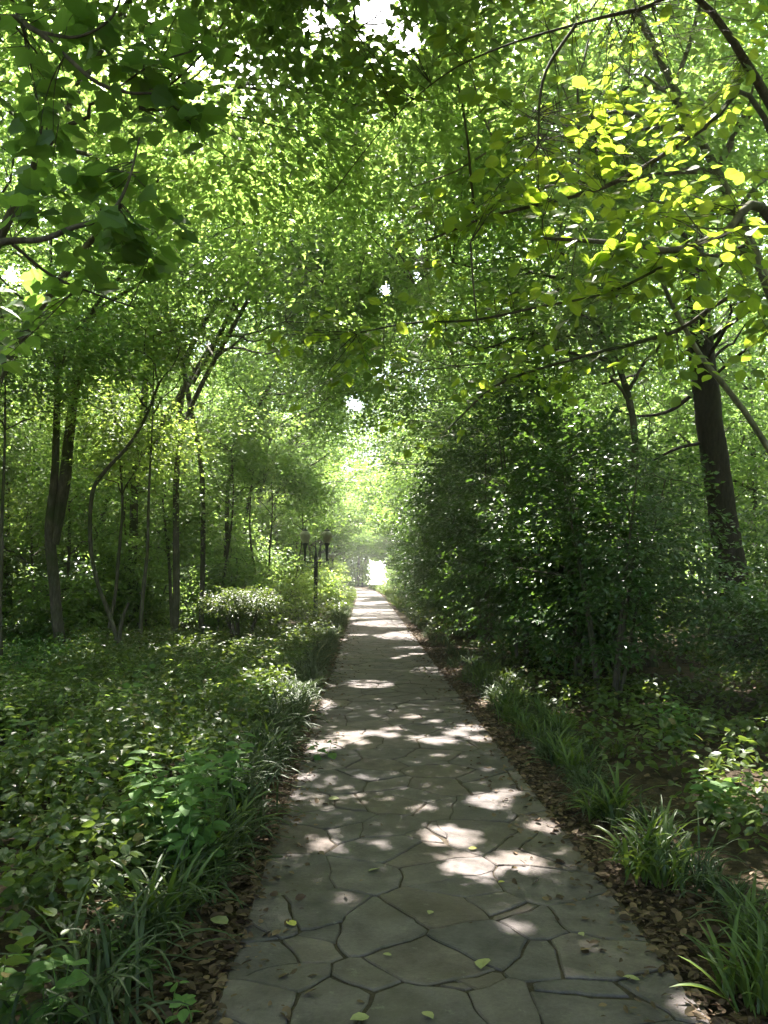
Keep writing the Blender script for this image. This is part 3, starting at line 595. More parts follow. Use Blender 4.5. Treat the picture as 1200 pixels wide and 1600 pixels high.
for x, y, H, rad, lean, low in [
    (-4.6, 8.0, 9.2, 3.2, 2.8, 0), (-6.6, 11.5, 10, 3.2, 0, 5.2), (4.7, 8.4, 9.6, 3.2, -3.0, 6.4), (-5.7, 10.6, 9.0, 3.2, 4.5, 0), (7.4, 9.5, 10, 3.2, 0, 5), (-3.6, 4.6, 9.0, 3.2, 2.8, 0), (4.2, 4.4, 9.2, 3.2, -2.6, 0), (-3.4, 0.5, 9, 3.2, 1.6, 0), (3.4, -0.5, 9, 3.2, -1.4, 0),
    (4.4, 13.2, 9.6, 3.2, -2.6, 5.8), (-4.2, 16.4, 9.4, 3.0, 2.4, 0), (4.2, 18.5, 10, 3.2, -2.6, 5.8), (-4.2, 21.6, 9.6, 3.2, 2.6, 0), (-4.4, 26.6, 9.8, 3.2, 2.4, 0), (3.8, 24, 10, 3.2, -2.6, 5.6), (3.8, 29.5, 9.6, 3.2, -2.4, 5.2), (-4, 31.5, 9.2, 3.2, 2.0, 0),
    (-3.8, 38, 9.0, 3.2, 2.0, 0), (3.6, 35.5, 9.2, 3.2, -2.4, 5.0), (3.6, 42, 8.8, 3.2, -2.0, 4.8), (-3.6, 45, 8.6, 3.2, 2.2, 4.8), (3.6, 50, 8.6, 3.2, -2.0, 4.8), (-3.6, 54, 8.2, 3.2, 2.0, 4.8), (3.6, 60, 8.0, 3.2, -1.8, 4.6), (-4, 64, 7.8, 3.2, 2.2, 4.4), (3.8, 71, 7.6, 3.2, -1.8, 4.4), (-4, 76, 7.6, 3.2, 2.4, 4.2), (3.9, 82, 7.4, 3.2, -1.9, 4.2), (-2.8, 88, 7.4, 3.2, 2, 4.2), (4.2, 91, 7.4, 3.2, -1.2, 4.4), (-1.2, 94, 7.4, 3.4, 1.6, 4.6),
    (-9.5, 15, 10, 3.2, 0, 4.8), (7.2, 17, 10.5, 3.2, 0, 5), (-7.5, 22, 10, 3.2, 0, 4.6), (-7, 34, 10, 3.2, 0, 4.4), (-10.5, 31, 10, 3.2, 0, 4.5), (6.5, 29, 10, 3.2, 0, 4.8), (10, 21, 10, 3.4, 0, 4.6), (6.3, 35, 10, 3.2, 0, 4.8), (-7.2, 6.0, 10, 3.4, 0, 0), (7.2, 4.4, 10, 3.4, 0, 0), (-12, 20, 10, 3.4, 0, 5), (-13, 12, 10, 3.4, 0, 5), (12, 13, 10, 3.4, 0, 5), (-.5, -4, 10, 3.6, 0, 0)]:
    k += 1; c_ = abs(x) < 4.8
    canopy(k, x, y, H, rad, (850 if (x > 0 and y < 9) else 1600 if 4 < y < 15 else 1050 if y < 32 else 650 if y < 45 else 620) if c_ else 700, lean, low, pale=(k % 3 == 0), nper=26 if y < 30 else 20, size=.115 if y < 20 else (.13 if y < 40 else .17))

# --- copied trees farther in
protos = []
for s in range(4):
    r = np.random.default_rng(500 + s)
    tr = [(0, 0, -.1, .11), (r.normal() * .2, r.normal() * .15, 3, .085), (r.normal() * .35, r.normal() * .3, 6, .06), (r.normal() * .4, r.normal() * .4, 10, .03)]
    w, l = build_tree(500 + s, tr, [(0, 0, 8.4, 3.3, 3.3, 2.8, 760), (.3, .2, 4.6, 2.3, 2.3, 1.5, 220)], cull=False, nper=18, size=.17, spread=.55, limbs=6, bark='bark_pale' if s % 2 else 'bark', sides=9, twig_every=3)
    protos.append((w, l))
def put_far(x, y, s, sc, rz):
    o = empty('woodland_tree', (x, y, 0.05), rz); o.scale = (sc, sc, sc)
    if x < 0: tag(o, 'slim tree far back in the wood left of the path, one of many in shade', 'tree', 'far trees left of the path')
    else: tag(o, 'slim tree far back in the wood right of the path, one of many in shade', 'tree', 'far trees right of the path')
    obj('trunk', protos[s][0], o); obj('crown', protos[s][1], o); return o
r = np.random.default_rng(77); n = 0
for y in np.arange(-6, 96, 4.3):
    for x in list(np.arange(-30, -2.5, 4.1)) + list(np.arange(3.3, 30, 4.1)):
        xx = x + r.uniform(-1, 1); yy = y + r.uniform(-1.3, 1.3)
        if y < 41 and abs(x) < 12.5 and y > 1: continue
        if y <= 1 and abs(x) < 6 and y > -5: continue
        if y < 0 and abs(x) > 14: continue
        if y > 60 and abs(x) > 18: continue
        if y > 41 and abs(xx) < 4.6: xx = math.copysign(5.2, xx)
        put_far(xx, yy, int(r.integers(4)), r.uniform(.85, 1.15), r.uniform(0, 6.28)); n += 1
print('far trees', n)

# ---------------------------------------------------------------- shrubs
def shrub(name, label, seed, x, y, H, rad, n, leaf='leaf_glossy', size=.085, nper=22, group=None, zlo=.5, stems=4, ry=None, spread=.32, tmpl=LEAF_SIMPLE, cat='shrub', bark='bark', gap=.34, **kw):
    r = np.random.default_rng(3000 + seed); st = []
    for k in range(stems):
        a = r.uniform(0, 6.28); q = r.uniform(.2, .6) * rad
        st.append([(x + .1 * math.cos(a), y + .1 * math.sin(a), -.05, .03), (x + q * .5 * math.cos(a), y + q * .5 * math.sin(a), H * .35, .022), (x + q * math.cos(a), y + q * math.sin(a), H * .8, .01)])
    c = [(x, y, (H + zlo) / 2, rad, ry or rad, (H - zlo) / 2, n)]
    return tree(name, label, cat, 3000 + seed, st[0], c, group, leafname='foliage', woodname='stems', leaf=leaf, size=size, nper=nper, extra=st[1:], limbs=4, spread=spread, sides=7, sc=1.1, bark=bark, attach=(.2, 1), tmpl=tmpl, gap=gap, **kw)
big = at(945, 880, 10)
s = shrub('evergreen_shrub', 'biggest glossy dark shrub in front of the leaning dark trunk on the right', 1, big[0], big[1], 3.4, 1.45, 640, size=.08, zlo=.45, stems=5)
LABS = 'dense evergreen shrub in the tall row along the right edge of the path'
for k, (x, y, H, rad, n) in enumerate([(2.25, 13.2, 5.0, 1.25, 620), (3.4, 12.5, 4.0, 1.1, 420), (2.1, 16.4, 5.4, 1.25, 620), (4.2, 16, 4.6, 1.4, 380), (2.1, 19.5, 5.4, 1.25, 560), (2.0, 23, 5.2, 1.25, 520), (2.0, 26.5, 5.2, 1.25, 460), (2.0, 30.5, 5.2, 1.3, 420), (2.0, 35, 5, 1.3, 400),
                                        (2.1, 40, 4.6, 1.3, 360), (2.0, 46, 4.2, 1.2, 300), (4.4, 21, 4.6, 1.5, 380), (4.6, 27, 4.6, 1.6, 380), (4.4, 8.8, 1.5, 1.2, 260), (5.7, 11, 1.7, 1.3, 260), (7.5, 14, 3, 1.5, 300), (5.4, 6.9, 1.5, .9, 160), (3.3, 14.6, 6.8, 1.4, 560), (4.6, 18.2, 7.0, 1.6, 560), (3.0, 21.2, 6.8, 1.4, 460), (4.7, 15.6, 6.0, 1.2, 400), (2.7, 11.6, 4.2, 1.0, 420), (3.0, 25, 6.6, 1.5, 420), (6.8, 16.6, 6.2, 1.6, 420)]):
    if k in (13, 14, 15, 16):
        lab = ['low shrub beside the foot of the leaning dark trunk, towards the camera', 'low shrub behind the leaning dark trunk, near the right edge', 'shrub deepest in the shade beyond the leaning dark trunk', 'lowest small shrub at the right edge, nearest the camera'][k - 13]
        shrub('evergreen_shrub', lab, 10 + k, x, y, H, rad, n, size=.085)
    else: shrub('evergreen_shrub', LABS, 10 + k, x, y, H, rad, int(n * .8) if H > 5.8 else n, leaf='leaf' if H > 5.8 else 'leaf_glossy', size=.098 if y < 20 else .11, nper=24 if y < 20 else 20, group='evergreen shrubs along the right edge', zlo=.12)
c = groundpt(375, 1010)
sx, sy = at(378, 930, 15)[:2]
shrub('round_shrub', 'low rounded green shrub on thin bare stems, left of the lamp', 40, sx, sy, 1.35, .78, 230, leaf='leaf_cover', size=.055, nper=40, zlo=.72, stems=9, spread=.2, gap=.2)
LABU = 'loose dark green bush among those filling the left wood under the trees'
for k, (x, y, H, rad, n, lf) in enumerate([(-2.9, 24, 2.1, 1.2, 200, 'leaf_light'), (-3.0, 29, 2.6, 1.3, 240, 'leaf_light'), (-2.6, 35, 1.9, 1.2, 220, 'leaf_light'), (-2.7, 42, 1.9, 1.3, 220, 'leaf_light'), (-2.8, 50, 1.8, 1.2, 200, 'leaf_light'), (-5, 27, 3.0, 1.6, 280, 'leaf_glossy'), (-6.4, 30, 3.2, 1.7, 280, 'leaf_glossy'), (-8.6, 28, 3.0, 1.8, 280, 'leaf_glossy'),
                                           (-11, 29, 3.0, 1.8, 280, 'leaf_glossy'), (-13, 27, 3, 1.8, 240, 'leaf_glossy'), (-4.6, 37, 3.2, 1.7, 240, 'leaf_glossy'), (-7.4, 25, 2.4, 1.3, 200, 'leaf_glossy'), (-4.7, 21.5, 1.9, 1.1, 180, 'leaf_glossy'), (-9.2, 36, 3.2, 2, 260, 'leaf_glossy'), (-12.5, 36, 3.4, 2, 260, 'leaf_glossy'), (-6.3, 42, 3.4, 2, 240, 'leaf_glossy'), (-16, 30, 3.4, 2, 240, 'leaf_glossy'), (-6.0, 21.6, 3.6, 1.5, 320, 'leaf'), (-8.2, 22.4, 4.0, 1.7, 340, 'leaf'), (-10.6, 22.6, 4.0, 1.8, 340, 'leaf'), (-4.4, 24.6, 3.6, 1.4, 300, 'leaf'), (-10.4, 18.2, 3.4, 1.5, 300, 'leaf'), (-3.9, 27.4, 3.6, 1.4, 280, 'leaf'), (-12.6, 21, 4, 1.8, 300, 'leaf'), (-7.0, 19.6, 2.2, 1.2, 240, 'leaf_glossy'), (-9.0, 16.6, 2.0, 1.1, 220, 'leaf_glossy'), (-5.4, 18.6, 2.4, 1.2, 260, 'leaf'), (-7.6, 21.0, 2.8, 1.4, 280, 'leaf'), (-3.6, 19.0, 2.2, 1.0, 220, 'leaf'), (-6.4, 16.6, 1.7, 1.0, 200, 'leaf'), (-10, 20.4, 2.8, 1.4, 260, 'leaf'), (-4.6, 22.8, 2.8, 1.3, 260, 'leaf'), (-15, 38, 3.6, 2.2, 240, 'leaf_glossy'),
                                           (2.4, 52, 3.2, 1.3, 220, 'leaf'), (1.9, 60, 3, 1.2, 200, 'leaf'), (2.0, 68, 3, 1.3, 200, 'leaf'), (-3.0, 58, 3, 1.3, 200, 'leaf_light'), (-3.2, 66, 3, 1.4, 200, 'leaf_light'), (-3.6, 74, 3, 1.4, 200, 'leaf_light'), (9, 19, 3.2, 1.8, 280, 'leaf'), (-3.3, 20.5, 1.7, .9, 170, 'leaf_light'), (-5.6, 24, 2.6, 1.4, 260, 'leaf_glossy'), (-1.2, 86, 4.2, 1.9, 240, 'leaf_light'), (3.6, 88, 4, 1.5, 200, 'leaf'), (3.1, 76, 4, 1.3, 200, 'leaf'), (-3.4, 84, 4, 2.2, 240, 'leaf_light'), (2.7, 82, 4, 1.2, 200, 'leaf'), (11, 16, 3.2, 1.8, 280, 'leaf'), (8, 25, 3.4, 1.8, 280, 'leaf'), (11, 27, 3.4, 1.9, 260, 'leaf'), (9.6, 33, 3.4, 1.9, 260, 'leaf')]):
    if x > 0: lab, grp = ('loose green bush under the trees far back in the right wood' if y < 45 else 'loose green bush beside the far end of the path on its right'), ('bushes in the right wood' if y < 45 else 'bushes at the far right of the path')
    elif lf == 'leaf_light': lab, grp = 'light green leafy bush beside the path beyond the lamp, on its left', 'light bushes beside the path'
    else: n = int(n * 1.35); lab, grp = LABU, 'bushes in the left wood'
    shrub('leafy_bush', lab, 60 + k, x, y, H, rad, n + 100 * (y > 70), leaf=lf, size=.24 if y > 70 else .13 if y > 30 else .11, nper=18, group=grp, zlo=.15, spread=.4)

LABD = 'small understory tree with low sprays of leaves among the trunks of the left wood'
for k, (x, y, z, rad, n) in enumerate([(-5.0, 15.2, 4.3, 1.5, 300), (-7.6, 15.6, 4.4, 1.7, 300), (-3.5, 18.6, 4.4, 1.3, 260), (-6.2, 20, 4.6, 1.7, 300), (-3.2, 24, 4.3, 1.3, 260), (-3.2, 33, 4.0, 1.4, 260), (-9.2, 18, 4.6, 1.7, 280), (-2.7, 28.4, 4.4, 1.2, 240), (-4.8, 27, 4.4, 1.7, 280), (-5.4, 33, 4.4, 1.8, 260), (-2.8, 40, 4.0, 1.3, 220), (-8.6, 24, 4.4, 1.8, 260), (-10.5, 13, 4.4, 1.6, 260), (-4.6, 17.2, 2.9, 1.2, 240), (-6.9, 17.8, 3.0, 1.4, 260), (-8.8, 20.5, 3.0, 1.6, 260), (-5.6, 22.6, 3.0, 1.5, 280), (-3.9, 30.2, 3.2, 1.5, 260), (-7.4, 27, 3.2, 1.8, 280), (-6, 12.6, 5.2, 1.6, 320), (-3.4, 21.8, 5.4, 1.5, 280), (-4.3, 14.6, 5.7, 1.3, 320), (-8.2, 14, 6.0, 1.7, 300)]):
    r = np.random.default_rng(4000 + k); dx = r.normal() * .3
    tr = [(x + dx, y, -.06, .05), (x + dx * .3, y + r.normal() * .1, 1.6, .042), (x - dx * .3, y, 3.0, .03), (x, y, z + .3, .012)]
    tree('understory_tree', LABD, 'tree', 4000 + k, tr, [(x, y, z, rad, rad, 1.1, n)], 'understory trees in the left wood', limbs=7, nper=20, size=.095 if y < 20 else .12, leaf='leaf' if k % 3 else 'leaf_light', sides=7, gap=.4, sc=1.)

# ---------------------------------------------------------------- undergrowth
def cover(name, label, cat, seed, xr, yr, n, hgt, nleaf, size, mat, tmpl=LEAF_SIMPLE, mask=None, tilt=.55, kind='stuff', wide=1., spr=.1):
    r = np.random.default_rng(seed); x = r.uniform(*xr, n); y = r.uniform(*yr, n)
    if mask is not None: k = mask(x, y); x, y = x[k], y[k]
    n = len(x); h = hgt * (.35 + .9 * noise2(x, y, .9, seed)) * r.uniform(.6, 1.1, n); g0 = gz(x, y)
    ci = np.repeat(np.arange(n), nleaf); s = r.random(len(ci)) ** .6; a = r.uniform(0, 6.28, len(ci))
    d = np.stack([np.cos(a), np.sin(a), np.zeros(len(a))], 1)
    lean = r.normal(size=(n, 2)) * .25
    P = np.stack([x[ci] + lean[ci, 0] * h[ci] * s, y[ci] + lean[ci, 1] * h[ci] * s, g0[ci] + .015 + h[ci] * s], 1) + d * (spr * (1.2 - s))[:, None]
    N = np.array([0, 0, 1.]) + r.normal(size=P.shape) * tilt; D = d + [0, 0, -.25] + r.normal(size=P.shape) * .3
    kk = np.abs(P[:, 0] - path_x(P[:, 1])) > .93; P, N, D = P[kk], N[kk], D[kk]
    V, F = leaf_geo(tmpl, P, D, N, size * r.uniform(.55, 1.25, len(P)), np.full(len(P), wide))
    return tag(obj(name, new_mesh(name, V, F, M[mat])), label, cat, kind=kind)
side = lambda x, y: np.abs(x - path_x(y))
cover('ground_cover', 'small leaved plants carpeting the ground on the left, nearest the camera', 'ground cover', 5, (-7, -1.3), (1.3, 8.5), 5600, .46, 11, .062, 'leaf_cover', LEAF_OVAL, lambda x, y: ((-x) > 1.35 + .05 * np.maximum(4 - y, 0)) & (noise2(x, y, 1.3, 21) > .3), wide=1.1, tilt=.8)
cover('ground_cover', 'small leaved plants carpeting the ground on the left up to the lamp', 'ground cover', 6, (-9, -1.35), (8.5, 18), 9000, .5, 10, .075, 'leaf_cover', tilt=.75, mask=lambda x, y: noise2(x, y, .35, 9) + (x + 4.5) * .12 > .25)
cover('ground_cover', 'light green plants covering the ground on both sides of the far path', 'ground cover', 7, (-12, 12), (18, 80), 14000, .6, 8, .12, 'leaf_cover', mask=lambda x, y: (side(x, y) > 1.15))
cover('feathery_undergrowth', 'soft feathery green undergrowth around the trunks at the left edge', 'undergrowth', 8, (-18, -3.6), (8.5, 26), 15000, .55, 12, .075, 'leaf_fern', LEAF_LONG, lambda x, y: noise2(x, y, .35, 9) + (x + 4.5) * .12 < .35, tilt=.4, wide=1.6)
cover('seedlings', 'scattered low seedlings on the shaded floor right of the path', 'undergrowth', 9, (1.55, 9), (2, 20), 4200, .36, 8, .08, 'leaf_cover', LEAF_OVAL, lambda x, y: noise2(x, y, .7, 4) > .38)
cover('tall_weeds', 'taller thin leaved weeds mixed into the left carpet of plants', 'undergrowth', 12, (-7, -1.7), (2, 14), 420, .55, 16, .07, 'leaf_light', LEAF_LONG, lambda x, y: noise2(x, y, .6, 14) > .5, wide=1.2, spr=.04)
# the wood closing the view behind the trees
def woods(name, label, seed, n, box, size, gap=.3, top=6):
    r = np.random.default_rng(seed); P = np.stack([r.uniform(a, b, n) for a, b in box], 1)
    P = P[(noise(P, .45, seed) > gap) & (P[:, 2] < top + 5 * noise(P * [1, 1, 0], .25, seed))]; P = P[keep_leaves(P, False)]
    D = r.normal(size=P.shape); N = np.array([0, 0, 1.]) + r.normal(size=P.shape) * .6
    V, F = leaf_geo(LEAF_SIMPLE, P, D, N, size * r.uniform(.6, 1.2, len(P)))
    return tag(obj(name, new_mesh(name, V, F, M['leaf'])), label, 'woods', kind='stuff')
woods('far_woods', 'leafy mass of the wood closing the view far to the left', 41, 90000, [(-36, -27), (-5, 100), (0, 11)], .36)
woods('far_woods', 'leafy mass of the wood closing the view far to the right', 42, 90000, [(27, 36), (-5, 100), (0, 11)], .36)
woods('far_woods', 'leafy mass of the wood closing the view ahead, left of the opening', 43, 90000, [(-24, .2), (96, 104), (0, 15)], .38, top=10)
woods('far_woods', 'leafy mass of the wood closing the view ahead, right of the opening', 44, 90000, [(2.6, 26), (96, 104), (0, 15)], .38, top=10)
woods('far_woods', 'leafy mass of the wood arching above the bright opening ahead', 45, 16000, [(.2, 2.6), (96, 104), (3.2, 15)], .38, top=10)
# leaf litter
def litter(name, label, seed, n, fx, fy, mat='dead', size=.042, zoff=.012):
    r = np.random.default_rng(seed); y = fy(r, n); x = fx(r, n, y); z = np.maximum(gz(x, y), -.0) + zoff + r.random(n) * .02
    onp = np.abs(x - path_x(y)) < .88; z = np.where(onp, .032, z)
    a = r.uniform(0, 6.28, n); D = np.stack([np.cos(a), np.sin(a), r.normal(size=n) * .2], 1); N = np.stack([r.normal(size=n) * .6, r.normal(size=n) * .6, np.ones(n)], 1)
    V, F = leaf_geo(LEAF_OVAL, np.stack([x, y, z], 1), D, N, size * r.uniform(.35, 1.5, n), r.uniform(.35, 1.3, n))
    return tag(obj(name, new_mesh(name, V, F, M[mat])), label, 'leaf litter', kind='stuff')
litter('leaf_litter', 'brown dead leaves lying along the left edge of the path', 31, 11000, lambda r, n, y: path_x(y) - .87 - np.where(r.random(n) < .93, 1, -.7) * np.abs(r.normal(size=n)) * .22, lambda r, n: 1.2 + 24 * r.random(n) ** 1.8)
litter('leaf_litter', 'brown dead leaves lying along the right edge of the path', 32, 11000, lambda r, n, y: path_x(y) + .86 + np.where(r.random(n) < .93, 1, -.6) * np.abs(r.normal(size=n)) * .3, lambda r, n: 1.2 + 24 * r.random(n) ** 1.8)
litter('leaf_litter', 'brown dead leaves strewn over the shaded floor right of the path', 33, 9000, lambda r, n, y: 1.2 + 8 * r.random(n), lambda r, n: 1.5 + 18 * r.random(n))
litter('path_debris', 'tiny dry crumbs of leaf scattered over the flagstones', 34, 420, lambda r, n, y: r.choice([-1, 1], n) * .88 * r.random(n) ** .5, lambda r, n: 2 + 16 * r.random(n), size=.022)

# ---------------------------------------------------------------- strap-leaved tufts edging the path
def blade_mesh(r, nb, L, w, arch, upright, base=.05):
    k = 7; t = np.linspace(0, 1, k); V = []; F = []
    for b in range(nb):
        a = r.uniform(0, 6.28); l = L * r.uniform(.6, 1.15); th0 = math.pi / 2 - abs(r.normal()) * upright; bend = arch * r.uniform(.6, 1.3)
        th = th0 - bend * t ** 1.3; ds = l / (k - 1)
        rr_ = np.concatenate([[0], np.cumsum(np.cos(th[:-1]) * ds)]) ; z = np.concatenate([[0], np.cumsum(np.sin(th[:-1]) * ds)])
        z = np.maximum(z, .012 + .0 * t)
        o = r.normal(size=2) * base; tw = a + r.normal() * .2
        c = np.stack([o[0] + rr_ * math.cos(a), o[1] + rr_ * math.sin(a), z], 1)
        ww = w * r.uniform(.7, 1.2) * np.sqrt(np.clip(np.sin(np.pi * (t * .86 + .14)), 0.02, 1)); s_ = np.array([-math.sin(tw), math.cos(tw), 0.])
        dip = np.array([0, 0, -1.]) * (ww * .35)[:, None]
        q = np.stack([c - s_ * ww[:, None] / 2, c + dip, c + s_ * ww[:, None] / 2], 1).reshape(-1, 3)
        n0 = b * k * 3; V.append(q)
        for i in range(k - 1):
            for j in (0, 1): F.append((n0 + i * 3 + j, n0 + i * 3 + j + 1, n0 + i * 3 + j + 4, n0 + i * 3 + j + 3))
    return np.concatenate(V), np.array(F)
r = np.random.default_rng(90)
dark_t = [new_mesh('strap_tuft', *blade_mesh(r, 36, .36, .013, 2.1, .6), M['strap'], True) for _ in range(5)]
green_t = [new_mesh('strap_tuft', *blade_mesh(r, 30, .42, .024, 1.35, .42, .06), M['strap_green'], True) for _ in range(5)]
FAR_TUFTS = []
def tufts(meshes, name, label, group, spots, sc):
    for x, y in spots:
        if y > 12.5: FAR_TUFTS.append((x, y, meshes[int(r.integers(len(meshes)))], sc)); continue
        o = obj(name, meshes[int(r.integers(len(meshes)))]); q = sc * r.uniform(.75, 1.2)
        o.location = (x, y, float(gz(np.array([x]), np.array([y]))[0]) + .01); o.rotation_euler = (0, 0, r.uniform(0, 6.28)); o.scale = (q, q, q * r.uniform(.9, 1.1))
        tag(o, label, 'grass tuft', group)
sp = []
y = 2.6
while y < 34:
    sp.append((-1.06 - abs(r.normal()) * .09 - (.14 if y < 3.8 else 0), y)); 
    if y > 4.5 and r.random() < .6: sp.append((-1.3 + r.normal() * .07, y + r.uniform(-.1, .1)))
    y += .15 + y * .006
tufts(dark_t, 'strap_leaf_tuft', 'dark arching strap leaved tuft in the row edging the left side of the path', 'dark tufts edging the left side', sp, 1.15)
sp = [tuple(groundpt(u, v)[:2]) for u, v in [(1010, 1385), (985, 1360), (1040, 1400), (1020, 1350), (935, 1290), (955, 1300), (1165, 1570), (1190, 1530), (1200, 1590), (1180, 1500), (900, 1225), (880, 1205), (850, 1175), (1225, 1600), (1240, 1560), (790, 1120), (775, 1105), (810, 1135), (800, 1115)]]
tufts(green_t, 'strap_leaf_tuft', 'tall bright green strap leaved tuft in the near clumps right of the path', 'bright tufts right of the path', sp, .82)
sp = [(1.3 + r.normal() * .1, y) for y in np.concatenate([np.arange(6.6, 16, .22), np.arange(16, 36, .4)])] + [(1.65 + r.normal() * .14, y) for y in np.arange(6.8, 14, .3)]
sp = [p for p in sp if noise2(p[0], p[1], 1.1, 30)[0] > .36]
tufts(green_t[:3] + dark_t[:2], 'strap_leaf_tuft', 'mid green strap leaved tuft in the row edging the right side farther off', 'tufts edging the right side', sp, .66)
sp = [(1.14 + abs(r.normal()) * .2 + .1 * (y < 4), y) for y in np.arange(2.4, 12.4, .17)]
tufts(dark_t, 'strap_leaf_tuft', 'dull flattened strap leaved tuft lying over dead leaves along the right edge', 'dull tufts at the near right edge', sp, .8)
sp = [tuple(groundpt(u, v)[:2]) for u, v in [(330, 1350), (310, 1380), (350, 1320), (290, 1400), (395, 1215), (405, 1200), (385, 1235), (240, 1480), (300, 1430), (410, 1190)]]
tufts(green_t, 'strap_leaf_tuft', 'bright grassy tuft rising beside the nettle clump left of the path', 'grassy tufts by the nettles', sp, .8)
# far verge
x = []; g = Geo()
for k in range(900):
    yy = 34 + 44 * r.random(); sgn = r.choice([-1, 1]); xx = path_x(yy) + sgn * (1.1 + abs(r.normal()) * .3)
    src = green_t[k % 5]; 
    if k < 5: pass
VV = np.array([v.co[:] for v in green_t[0].vertices]); FF = np.array([p.vertices[:] for p in green_t[0].polygons])
for k in range(260):
    yy = 34 + 44 * r.random(); xx = float(path_x(yy)) + r.choice([-1, 1]) * (1.12 + abs(r.normal()) * .3); a = r.uniform(0, 6.28); c_, s_ = math.cos(a), math.sin(a)
    g.add(VV * r.uniform(.9, 1.5) @ np.array([[c_, s_, 0], [-s_, c_, 0], [0, 0, 1]]) + [xx, yy, 0.03], FF)
gd = Geo()
for x_, y_, me_, sc_ in FAR_TUFTS:
    V_ = np.zeros(len(me_.vertices) * 3); me_.vertices.foreach_get('co', V_); V_ = V_.reshape(-1, 3); F_ = np.array([p.vertices[:] for p in me_.polygons]); a = r.uniform(0, 6.28); c_, s_ = math.cos(a), math.sin(a)
    gd.add(V_ * sc_ * r.uniform(.8, 1.2) @ np.array([[c_, s_, 0], [-s_, c_, 0], [0, 0, 1]]) + [x_, y_, float(gz(np.array([x_]), np.array([y_]))[0]) + .01], F_)
tag(obj('border_grass', gd.mesh('border_grass', M['strap'])), 'dark strap leaved grass edging the middle distance of the path', 'grass', kind='stuff')
tag(obj('verge_grass', g.mesh('verge_grass', M['strap_green'])), 'bright grassy verge along both sides of the far path', 'grass', kind='stuff')

# ---------------------------------------------------------------- leafy herbs
def herb(name, label, cat, seed, x, y, H, nst, rad, size, leaf, pairs=7, tmpl=LEAF_OVAL, wide=1., top=True, group=None):
    r = np.random.default_rng(seed); z0 = float(gz(np.array([x]), np.array([y]))[0]); o = empty(name, (x, y, z0)); tag(o, label, cat, group)
    g = Geo(); P = []; D = []; N = []; S_ = []
    for k in range(nst):
        a = r.uniform(0, 6.28); q = rad * math.sqrt(r.random()); b = np.array([q * math.cos(a) * .6, q * math.sin(a) * .6, 0]); h = H * r.uniform(.65, 1.05)
        e = b + [q * math.cos(a) * .5, q * math.sin(a) * .5, h]; L = spline(np.array([b, (b + e) / 2 + r.normal(size=3) * .015, e]), 7); g.add(*tubes(L, np.linspace(.004, .0015, 7), 5))
        for j in range(pairs):
            t = .3 + .7 * j / (pairs - 1); c = b + (e - b) * t; az = a + j * 1.57 + r.normal() * .2
            for s_ in (0, math.pi):
                d = np.array([math.cos(az + s_), math.sin(az + s_), -.15 + .3 * (t - .6)]); P.append(c + d * .01); D.append(d + r.normal(size=3) * .15); N.append(np.array([0, 0, 1.]) + r.normal(size=3) * .3); S_.append(size * (1.05 - .45 * max(0, t - .5)) * r.uniform(.75, 1.15))
    V, F = leaf_geo(tmpl, np.array(P), np.array(D), np.array(N), np.array(S_), np.full(len(P), wide))
    obj('stems', g.mesh('stems', M['leaf_nettle'], True), o); obj('leaves', new_mesh('leaves', V, F, M[leaf]), o); return o
for k, (u, v, H, n, lab) in enumerate([(285, 1400, .62, 13, 'tallest nettle-like clump with pale green leaves beside the left edge of the path'), (330, 1290, .5, 10, 'smaller nettle-like clump just behind the tallest pale one'), (235, 1370, .55, 8, 'nettle-like clump on the far side of the tallest pale one, away from the path'),
                                        (1065, 1170, .42, 7, 'leafy herb in deep shade right of the path below the big glossy shrub'), (1150, 1300, .3, 5, 'broad leaved herb in the sun patch at the right edge')]):
    q = groundpt(u, v); herb('nettle_clump' if k < 3 else 'leafy_herb', lab, 'plant', 700 + k, q[0], q[1], H, n, .2, .11, 'leaf_nettle', wide=.95)
for k, (u, v, H, n, sz, lab) in enumerate([(95, 1680, .33, 3, .1, 'young plant with large bright oval leaves in the near left corner'), (10, 1700, .3, 2, .1, 'bright oval leaved plant cut by the left edge at the very bottom'), (215, 1560, .2, 2, .07, 'small bright seedling at the edge of the dead leaves, lower left'),
                                            (270, 1600, .16, 2, .06, 'smallest bright seedling next to the bottom of the path'), (505, 1190, .2, 2, .1, 'wide leaved plant at the sunny left verge by the bright band')]):
    q = groundpt(u, v); herb('young_plant', lab, 'plant', 720 + k, q[0], q[1], H, n, .08, sz, 'leaf_nettle', pairs=4, wide=1.25)

r = np.random.default_rng(99); mesh_src = []
for k, (lf, H, n_, sz, pr, w_) in enumerate([('leaf_light', .5, 6, .08, 6, 1.), ('leaf_nettle', .42, 5, .1, 5, 1.2), ('leaf_cover', .55, 7, .07, 8, .9), ('leaf_light', .36, 4, .12, 4, 1.3)]):
    hb = herb('leafy_weed', 'leafy weed standing a little above the low plants of the left ground cover', 'plant', 760 + k, -2.2 - .6 * k, 5.2 + 1.3 * k, H, n_, .16, sz, lf, pairs=pr, wide=w_, group='weeds in the left ground cover'); mesh_src.append(hb)
for k in range(85):
    y = 2.6 + 15 * r.random() ** 1.3; x = -1.5 - (.45 * y + .2) * r.random(); q = r.uniform(.7, 1.15)
    copy_tree(mesh_src[k % 4], (x, y, float(gz(np.array([x]), np.array([y]))[0])), r.uniform(0, 6.28), (q, q, q))

